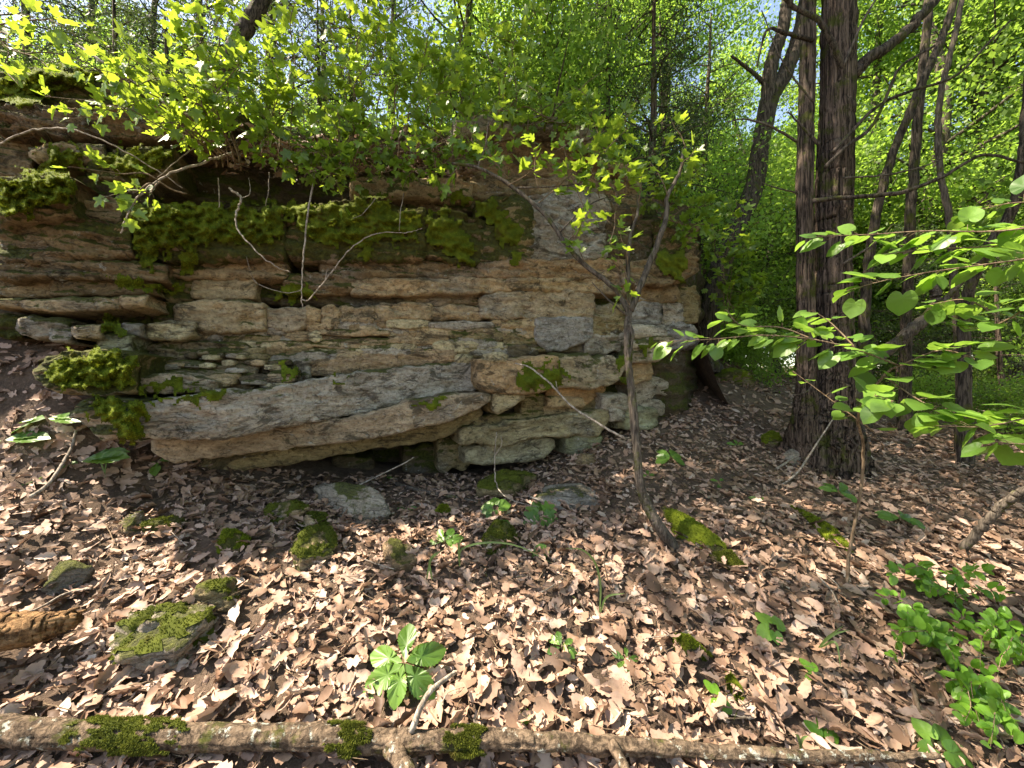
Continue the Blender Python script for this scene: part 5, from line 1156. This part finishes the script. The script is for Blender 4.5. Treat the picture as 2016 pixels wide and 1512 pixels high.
# ------------------------------------------------------------------ the juniper and the nearer trunks
def trunk_mesh(pts, rad, sides=36, n=160, ridge=.2, rn=4, seed=0, wob=.012): return tube(pts, rad, sides, n, wob, ridge, rn, seed)
jb = gpix(1615, 905)
jun = thing('juniper_tree', 'old twin stemmed juniper with shredding reddish bark right of centre', 'tree', jb)
def jp(x, y, d=4.2): return P(x, y, d)
V, F = trunk_mesh([jb + np.array([.02, 0, -.15]), jp(1622, 850), jp(1632, 780), jp(1640, 640), jp(1640, 450), jp(1646, 250), jp(1650, 0), jp(1654, -400)], [.42, .30, .21, .168, .155, .150, .145, .10], 72, 280, .26, 6.5, 3, .02); mk('trunk', V, F, M['cedar'], jun)
V, F = trunk_mesh([jb + np.array([-.12, -.03, -.1]), jp(1586, 830, 4.12), jp(1588, 740, 4.12), jp(1586, 560, 4.15), jp(1585, 350, 4.15), jp(1590, 100, 4.2), jp(1598, -300, 4.25)], [.22, .13, .086, .078, .074, .072, .05], 48, 220, .24, 5, 4, .015); mk('trunk', V, F, M['cedar'], jun)
for a in ((-.9, -.35, -.10), (.75, -.25, -.12), (.2, -.8, -.14), (-.5, -.75, -.12)):
    e = jb + np.array([a[0] * .55, a[1] * .55, 0]); e[2] = gz(e[0], e[1])[0] - .02
    V, F = trunk_mesh([jb + np.array([a[0] * .12, a[1] * .12, .18]), jb + np.array([a[0] * .3, a[1] * .3, .05]), e], [.10, .07, .03], 16, 30, .25, 3, int(abs(a[0]) * 50)); mk('root', V, F, M['cedar'], jun)
JB = [([(1680, 145, 4.15), (1720, 110, 4.1), (1755, 85, 4.1), (1800, 45, 4.1), (1850, -10, 4.1)], .062, .045), ([(1665, 150, 4.1), (1640, 90, 4.0), (1610, 40, 3.95), (1565, 15, 3.95), (1540, -10, 3.9)], .03, .02), ([(1600, 395, 4.0), (1700, 386, 3.9), (1780, 378, 3.8), (1860, 345, 3.7), (1935, 305, 3.6), (2020, 322, 3.5)], .024, .010),
      ([(1625, 330, 4.0), (1665, 290, 3.95), (1715, 250, 3.9), (1745, 190, 3.85), (1775, 130, 3.8), (1840, 90, 3.8)], .020, .010), ([(1640, 300, 4.0), (1720, 215, 3.95), (1790, 180, 3.9), (1880, 150, 3.85), (1950, 80, 3.8), (1990, 40, 3.8)], .018, .008), ([(1612, 285, 4.0), (1580, 250, 4.0), (1550, 220, 4.0)], .018, .006),
      ([(1570, 280, 4.05), (1520, 250, 4.0), (1470, 235, 4.0), (1430, 240, 4.0)], .014, .005), ([(1570, 380, 4.05), (1530, 370, 4.0), (1500, 360, 4.0)], .010, .004), ([(1600, 80, 4.1), (1545, 65, 4.0), (1510, 60, 4.0), (1490, 130, 4.0)], .022, .008), ([(1660, 350, 4.0), (1740, 345, 3.9), (1810, 330, 3.85), (1860, 310, 3.8)], .010, .005),
      ([(1585, 745, 4.0), (1598, 760, 3.9), (1580, 775, 3.85), (1562, 778, 3.85)], .016, .006), ([(1660, 520, 4.0), (1720, 480, 3.9), (1760, 440, 3.85)], .012, .006), ([(1660, 130, 4.05), (1700, 40, 4.0), (1730, -10, 4.0)], .014, .008), ([(1600, 200, 4.0), (1560, 150, 3.95), (1530, 100, 3.9), (1500, 20, 3.9)], .010, .005)]
for pts, r0, r1 in JB:
    V, F = tube(np.array([P(*p) for p in pts]), [r0, (r0 + r1) / 2, r1], 10, 10 * len(pts), r0 * .5, .15, 3, seed=int(pts[-1][0])); mk('dead_branch', V, F, M['darkbark' if r0 > .015 else 'bark'], jun)

def near_tree(label, pts, rad, mat='darkbark', extra=(), group=None, name='forest_tree', grounded=True, cat='tree'):
    W = np.array([P(*p) for p in pts])
    if grounded:
        z0 = W[0].copy(); z0[2] = gz(z0[0], z0[1])[0] - .1
        if W[0][2] > z0[2] + .05: W = np.vstack([z0, W]); rad = [rad[0] * 1.5] + list(rad)
        else: W[0] = z0
    t = thing(name, label, cat, W[0], group)
    V, F = tube(W, [r_ * .85 for r_ in rad], 20, 120, .02, .16, 3.5, seed=int(pts[0][0])); mk('trunk', V, F, M[mat], t)
    for p2, r0, r1 in extra:
        V, F = tube(np.array([P(*p) for p in p2]), [r0, (r0 + r1) / 2, r1], 12, 60, .015, .12, 3, seed=int(p2[0][0])); mk('limb', V, F, M[mat], t)
    return t
near_tree('dark leaning tree that forks just left of the juniper', [(1388, 700, 6.8), (1400, 600, 6.8), (1420, 520, 6.8), (1450, 445, 6.8), (1482, 375, 6.9), (1502, 262, 7.0), (1516, 195, 7.0), (1548, 140, 7.0), (1575, 60, 7.0), (1600, -60, 7.0)], [.26, .22, .20, .19, .18, .17, .17, .15, .14, .13], extra=[([(1514, 200, 7.0), (1518, 130, 7.0), (1540, 60, 7.0), (1556, -30, 7.0)], .13, .09), ([(1520, 185, 7.), (1490, 150, 7.0), (1440, 110, 6.9)], .05, .02)])
near_tree('straight dark trunk to the right of the juniper', [(1782, 780, 5.9), (1786, 600, 5.7), (1792, 430, 5.6), (1802, 300, 5.6), (1815, 150, 5.6), (1836, -60, 5.6)], [.085, .075, .07, .065, .062, .055])
near_tree('slender trunk leaning right behind the straight dark one', [(1700, 760, 5.6), (1702, 620, 5.5), (1715, 480, 5.4), (1745, 340, 5.3), (1800, 200, 5.2), (1860, 60, 5.2), (1890, -40, 5.2)], [.085, .075, .065, .06, .055, .05, .045], 'darkbark')
near_tree('thin wavy grey trunk near the right edge', [(1890, 760, 4.9), (1872, 460, 4.6), (1850, 330, 4.6), (1850, 200, 4.6), (1880, 70, 4.6), (1905, -60, 4.6)], [.045, .040, .036, .034, .032, .03], 'bark')
near_tree('grey trunk bending out of the right edge', [(1900, 620, 4.4), (1945, 490, 4.2), (1990, 420, 4.1), (2012, 330, 4.0), (2024, 180, 4.0), (2060, -200, 4.0), (2080, -600, 4.0)], [.06, .055, .055, .05, .045, .035, .015], 'darkbark')
near_tree('gnarled dead limb curving up behind the juniper', [(1680, 760, 5.0), (1710, 715, 4.9), (1760, 680, 4.8), (1800, 645, 4.7), (1838, 612, 4.7), (1842, 575, 4.7), (1825, 555, 4.7)], [.10, .09, .085, .08, .075, .06, .04], 'bark', extra=[([(1838, 612, 4.7), (1880, 570, 4.6), (1920, 520, 4.5)], .035, .02)], name='dead_tree', cat='dead tree')
near_tree('brown leaning trunk at the right edge above the low shrubs', [(1882, 1112, 2.75), (1915, 1060, 2.65), (1955, 1015, 2.55), (2000, 975, 2.45), (2070, 930, 2.35), (2180, 800, 2.2), (2260, 560, 2.1)], [.032, .03, .03, .028, .026, .022, .012], 'bark', name='leaning_sapling', cat='sapling')

# ------------------------------------------------------------------ woodland: a few kinds of tree, copied
tg = np.random.default_rng(55)
def cloud(centres, per, sig, size, g, upbias=.8, aspect=.62):
    """leaf sized faces gathered round centres"""
    c = np.repeat(centres, per, 0); n = len(c)
    p = c + g.normal(size=(n, 3)) * np.asarray(sig)
    d = g.normal(size=(n, 3)); d[:, 2] -= .25; d /= np.linalg.norm(d, axis=1)[:, None]
    nr = g.normal(size=(n, 3)); nr[:, 2] += upbias * 1.6; nr -= d * (nr * d).sum(1)[:, None]; nr /= np.linalg.norm(nr, axis=1)[:, None] + 1e-9
    s = np.cross(nr, d); l = (size * g.uniform(.6, 1.3, n))[:, None]
    V = np.stack([p, p + d * l * .5 + s * l * aspect * .5 + nr * l * .08, p + d * l, p + d * l * .5 - s * l * aspect * .5 + nr * l * .08], 1).reshape(-1, 3)
    return V, np.arange(n * 4).reshape(-1, 4), np.repeat(g.uniform(0, 1, n), 4)

def broadleaf(seed, h, r, z0, nb, per, leaf, lean=.0):
    g = np.random.default_rng(seed)
    trunk = np.array([[0, 0, -.3], [g.normal() * .1, g.normal() * .1, h * .25], [g.normal() * .25 + lean * .5, g.normal() * .25, h * .55], [g.normal() * .4 + lean, g.normal() * .4, h * .95]])
    r0 = h * .0125
    parts = [tube(trunk, [r0 * 1.35, r0, r0 * .7, r0 * .15], 12, 40, .03, .14, 3, seed)]
    C = catmull(trunk, 60); cen = []
    for k in range(nb):
        t = g.uniform(z0 / h, .97); p = C[int(t * 59)]; az = k * 2.4 + g.normal() * .3
        L_ = r * (1.05 - .65 * abs(t - .55)) * g.uniform(.6, 1.1)
        e = p + np.array([math.cos(az) * L_, math.sin(az) * L_, L_ * g.uniform(.05, .6)])
        m_ = (p + e) / 2 + np.array([0, 0, -.06 * L_]) + g.normal(size=3) * .12
        rb_ = r0 * .42 * (1 - t * .6); parts.append(tube([p, m_, e], [rb_, rb_ * .6, rb_ * .15], 6, 12, .02, seed=seed + k))
        for j in range(4): cen.append(p * (1 - (f := g.uniform(.35, 1.05))) + e * f + g.normal(size=3) * .22 * L_ * .6)
    V, F = join(parts); cen = np.array(cen)
    return (V, F), cloud(cen, int(per * 1.25), (leaf * 3.4, leaf * 3.4, leaf * 2.0), leaf, g)

def juniper(seed, h, r, nb=46, per=60):
    g = np.random.default_rng(seed)
    trunk = np.array([[0, 0, -.3], [g.normal() * .1, g.normal() * .1, h * .4], [g.normal() * .2, g.normal() * .2, h]])
    parts = [tube(trunk, [h * .016, h * .011, .02], 12, 40, .02, .18, 4, seed)]; C = catmull(trunk, 60); cen = []
    for k in range(nb):
        t = g.uniform(.16, .98); p = C[int(t * 59)]; az = k * 2.4; L_ = r * (1.1 - t) * g.uniform(.6, 1.15) + .25
        e = p + np.array([math.cos(az) * L_, math.sin(az) * L_, L_ * g.uniform(-.25, .35)])
        parts.append(tube([p, (p + e) / 2 + np.array([0, 0, .1]), e], [.02, .012, .004], 5, 10, .02, seed=seed + k))
        for f in (.45, .65, .85, 1.0): cen.append(p * (1 - f) + e * f + g.normal(size=3) * .12)
    V, F = join(parts)
    return (V, F), cloud(np.array(cen), per, (.17, .17, .13), .085, g, .2, .22)

KINDS = {}
def kind(name, gen, bark, leafm):
    (V, F), (W, T, tt) = gen
    KINDS[name] = (mesh_data('trunk', V, F, M[bark]), mesh_data('crown', W, [T], M[leafm], True, tt))
kind('tall1', broadleaf(1, 13, 3.2, 4.0, 30, 130, .105), 'darkbark', 'canopy'); kind('tall2', broadleaf(2, 15, 3.4, 4.5, 32, 130, .11), 'bark', 'canopy'); kind('tall3', broadleaf(3, 11, 2.8, 2.6, 28, 120, .10), 'darkbark', 'canopy')
kind('low1', broadleaf(4, 4.6, 1.9, .7, 24, 84, .085), 'bark', 'canopy'); kind('low2', broadleaf(5, 3.6, 1.7, .35, 22, 84, .08), 'stem', 'canopy'); kind('low3', broadleaf(6, 6.0, 2.0, 1.2, 26, 84, .09), 'bark', 'canopy')
kind('cedar1', juniper(7, 9, 2.4), 'cedar', 'cedar_leaf'); kind('cedar2', juniper(8, 6.5, 1.9, 40), 'cedar', 'cedar_leaf')
kind('bush', broadleaf(9, 1.5, .9, .12, 18, 46, .075), 'stem', 'canopy')

def plant(k, x, y, z, s, label, group, cat='tree', name='forest_tree', rot=None):
    t = thing(name, label, cat, (x, y, z), group); rot = tg.uniform(0, 6.28) if rot is None else rot
    for nm, me in zip(('trunk', 'crown'), KINDS[k]):
        o = obj(nm, me, t); o.scale = (s, s, s); o.rotation_euler = (0, 0, rot)
    return t
def zone(px, d, far):
    w = 'farther back' if d > far else 'nearer'
    for lim, s in ((300, 'above the left end of the ledge'), (560, 'about the dark leaning trunk'), (800, 'above the pale hanging twig'), (1000, 'left of the capping slab'), (1270, 'above the right end of the ledge'), (1400, 'beyond the corner of the ledge'),
                   (1560, 'behind the forked leaning tree'), (1700, 'behind the twin stemmed juniper'), (1850, 'behind the straight dark trunk'), (1960, 'behind the thin wavy trunk')):
        if px < lim: return s + ', ' + w
    return 'by the right edge, ' + w
def at_ground(px, d): x = (px - CX) / FPX * d; return x, d, gz(x, d)[0] - .05
def at_top(px, d): x = (px - CX) / FPX * d; return x, d, topz(x, d)[0] - .05

# understory right of the ledge
for px, d, k, s in ((1330, 8.2, 'low1', .9), (1405, 9.0, 'low2', 1.0), (1490, 10.0, 'low3', 1.0), (1540, 11.5, 'low3', 1.0), (1600, 12.0, 'low3', 1.1), (1700, 10.5, 'low3', 1.0), (1800, 12, 'low3', 1.1), (1870, 10.0, 'low3', 1.05), (1990, 10.5, 'low3', 1.0), (2080, 9.0, 'low1', 1.0),
                    (1350, 12, 'low3', 1.1), (1430, 14, 'low1', 1.2), (1530, 15, 'low1', 1.2), (1650, 16, 'low1', 1.3), (1780, 16.5, 'low1', 1.3), (1900, 15, 'low1', 1.3), (2010, 15.5, 'low1', 1.3), (2120, 12, 'low3', 1.2), (1720, 21, 'low1', 1.4), (1840, 22, 'low1', 1.4), (1960, 22, 'low1', 1.4), (1600, 21, 'low1', 1.4), (1450, 24, 'low1', 1.7), (1530, 25, 'low1', 1.8), (1570, 27, 'low1', 1.8), (1650, 27, 'low1', 1.8), (1760, 28, 'low1', 1.8), (1880, 27, 'low1', 1.8), (2000, 28, 'low1', 1.8), (1490, 18, 'low1', 1.4), (1560, 18, 'low2', 1.7)):
    plant(k, *at_ground(px, d), s, 'young leafy tree ' + zone(px, d, 12.5), 'understory trees right of the ledge')
for px, d, k, s in ((1590, 17, 'tall1', 1.0), (1700, 15, 'tall2', .9), (1830, 16, 'tall3', 1.1), (1930, 18, 'tall1', 1.0), (2040, 15, 'tall2', .9), (1450, 17, 'tall2', 1.0), (1380, 15, 'tall3', 1.0), (1520, 21, 'tall1', 1.1), (1650, 23, 'tall2', 1.1), (1760, 22, 'tall3', 1.3), (1880, 24, 'tall1', 1.2), (1990, 23, 'tall2', 1.1), (2100, 21, 'tall3', 1.2),
                    (1310, 19, 'tall1', 1.0), (1420, 26, 'tall3', 1.3), (2200, 17, 'tall1', 1.0), (1580, 30, 'tall2', 1.2), (1700, 32, 'tall1', 1.3), (1830, 31, 'tall3', 1.5), (1960, 33, 'tall2', 1.2), (2080, 30, 'tall1', 1.3)):
    plant(k, *at_ground(px, d), s, 'tall woodland tree ' + zone(px, d, 21), 'tall trees in the woods right of the ledge')
for px, d, s in ((1385, 9.5, .95), (1310, 9.0, .9), (1850, 12, 1.0), (1760, 8.4, .62), (1980, 8.0, .6)):
    plant('cedar1' if s > .8 else 'cedar2', *at_ground(px, d), s, 'dark feathery juniper in the woods ' + zone(px, d, 9), 'junipers in the woods on the right', name='juniper_tree')
for px, d, s in ((1480, 7.2, .7), (1450, 8.4, .8), (1830, 7.6, .6), (1990, 6.6, .6), (2070, 5.6, .7), (1750, 9.0, .7), (1390, 7.6, .8), (1920, 9.2, .8)):
    plant('bush', *at_ground(px, d), s, 'low leafy bush on the forest floor ' + zone(px, d, 7.4), 'low bushes on the forest floor', 'bush', 'forest_bush')
for px, d, k, s in ((1320, 12, 'tall1', 1.0), (1760, 11.5, 'tall2', 1.0), (1790, 13, 'tall1', 1.1), (1800, 10.5, 'tall2', .95), (1960, 10.5, 'tall1', 1.05), (2050, 11.5, 'tall2', 1.0), (2150, 10, 'tall1', 1.0), (1340, 13, 'tall2', 1.0), (1990, 13, 'tall1', 1.2)):
    plant(k, *at_ground(px, d), s, 'tall slim tree ' + zone(px, d, 11.8), 'tall trees close behind the juniper')
# trees on top of the ledge
for px, d, k, s in ((-40, 7.5, 'cedar1', .9), (110, 8.0, 'cedar2', 1.0), (230, 7.2, 'cedar1', .85), (340, 8.5, 'cedar1', .9), (1195, 8.0, 'cedar1', .8), (1260, 7.0, 'cedar2', .95), (1120, 10, 'cedar1', .9), (20, 11, 'cedar1', 1.0), (690, 9, 'cedar1', .85), (560, 11, 'cedar1', .9), (900, 12, 'cedar1', .9), (440, 8, 'cedar2', 1.0), (530, 8.6, 'cedar1', 1.25), (640, 10.5, 'cedar1', 1.3), (60, 9, 'cedar1', 1.3), (170, 10, 'cedar1', 1.35), (290, 9.5, 'cedar1', 1.3), (390, 9.2, 'cedar1', 1.3), (770, 11, 'cedar1', 1.3)):
    plant(k, *at_top(px, d), s, 'dark feathery juniper on the ledge top ' + zone(px, d, 9), 'junipers on top of the ledge', name='juniper_tree')
for px, d, k, s in ((620, 9, 'tall3', .75), (110, 10, 'tall3', .85), (300, 9.5, 'tall3', .8), (-60, 9.5, 'tall3', .9), (470, 10, 'tall3', .85), (220, 12, 'tall1', .85), (20, 13, 'tall2', .8), (400, 13, 'tall1', .9), (1060, 7.5, 'low3', 1.1), (930, 7.5, 'tall3', .75), (360, 9.5, 'tall3', .8), (1180, 11, 'tall2', .75), (1030, 12, 'tall1', .9), (980, 10, 'tall3', .75), (1080, 9.2, 'low3', .9), (300, 12, 'tall2', .8), (1160, 14, 'tall1', .85), (100, 14, 'tall1', .9), (420, 17, 'tall3', 1.1), (1100, 20, 'tall2', 1.0), (1250, 17, 'tall3', 1.0), (650, 20, 'tall2', 1.0), (250, 20, 'tall1', 1.0), (780, 26, 'tall3', 1.4), (1020, 27, 'tall1', 1.2), (500, 26, 'tall1', 1.2), (0, 20, 'tall2', 1.0), (-150, 13, 'tall3', 1.0)):
    plant(k, *at_top(px, d), s, 'leafy tree on the ledge top ' + zone(px, d, 12.5), 'trees on top of the ledge')
for px, d, s in ((520, 4.6, .6), (640, 4.8, .65), (760, 5.0, .7), (880, 5.2, .65), (1000, 5.6, .7), (1110, 6.0, .7), (380, 4.5, .6), (860, 6.6, .7)):
    plant('bush', *at_top(px, d), s, 'low leafy bush on the ledge top ' + zone(px, d, 5.1), 'low bushes on top of the ledge', 'bush', 'ledge_bush')
for px, d, s in ((-350, 4.2, .7), (-500, 5.0, .9), (-250, 5.4, .8)):
    plant('bush', *at_top(px, d), s, 'low leafy bush on the bank beyond the left end of the ledge', 'low bushes on top of the ledge', 'bush', 'ledge_bush')
for x, y, k, s in ((7.2, .6, 'tall2', 1.0), (8.6, 3.6, 'tall1', 1.0), (6.6, -3.0, 'tall1', 1.0), (10.5, 1.0, 'tall3', 1.1)):  # unseen trees added to block sky and darken the right slope
    plant(k, x, y, gz(x, y)[0], s, 'unseen tall tree added right of the viewer to darken the slope', 'unseen trees added right of the viewer')
# leaning dark trunk, plus an unseen crown added to shade the slope
lt = thing('leaning_tree', 'dark leaning trunk among the shrubs on the left of the ledge', 'tree', P(430, 200, 5.0))
V, F = tube(np.array([P(400, 215, 5.0), P(435, 150, 5.0), P(475, 70, 5.0), P(520, -10, 5.0), P(600, -200, 5.0), P(650, -520, 5.0)]), [.12, .105, .095, .09, .08, .05], 20, 80, .03, .2, 3.5, 9); mk('trunk', V, F, M['darkbark'], lt)
cc = np.column_stack([tg.uniform(-6.0, 2.6, 470), tg.uniform(2.75, 7.6, 470), tg.uniform(8.8, 12.4, 470)])
cc = cc[(cc[:, 2] > cc[:, 1] + 2.6)]
cc = np.vstack([cc, np.column_stack([tg.uniform(-6.0, -4.2, 14), tg.uniform(1.5, 2.7, 14), tg.uniform(8.6, 10, 14)])])
W, T, tt = cloud(cc, 70, (.38, .38, .22), .13, tg); mk('crown', W, [T], M['canopy'], lt, tint=tt)  # leaf clusters added out of view, spread to shade the slope and block sky
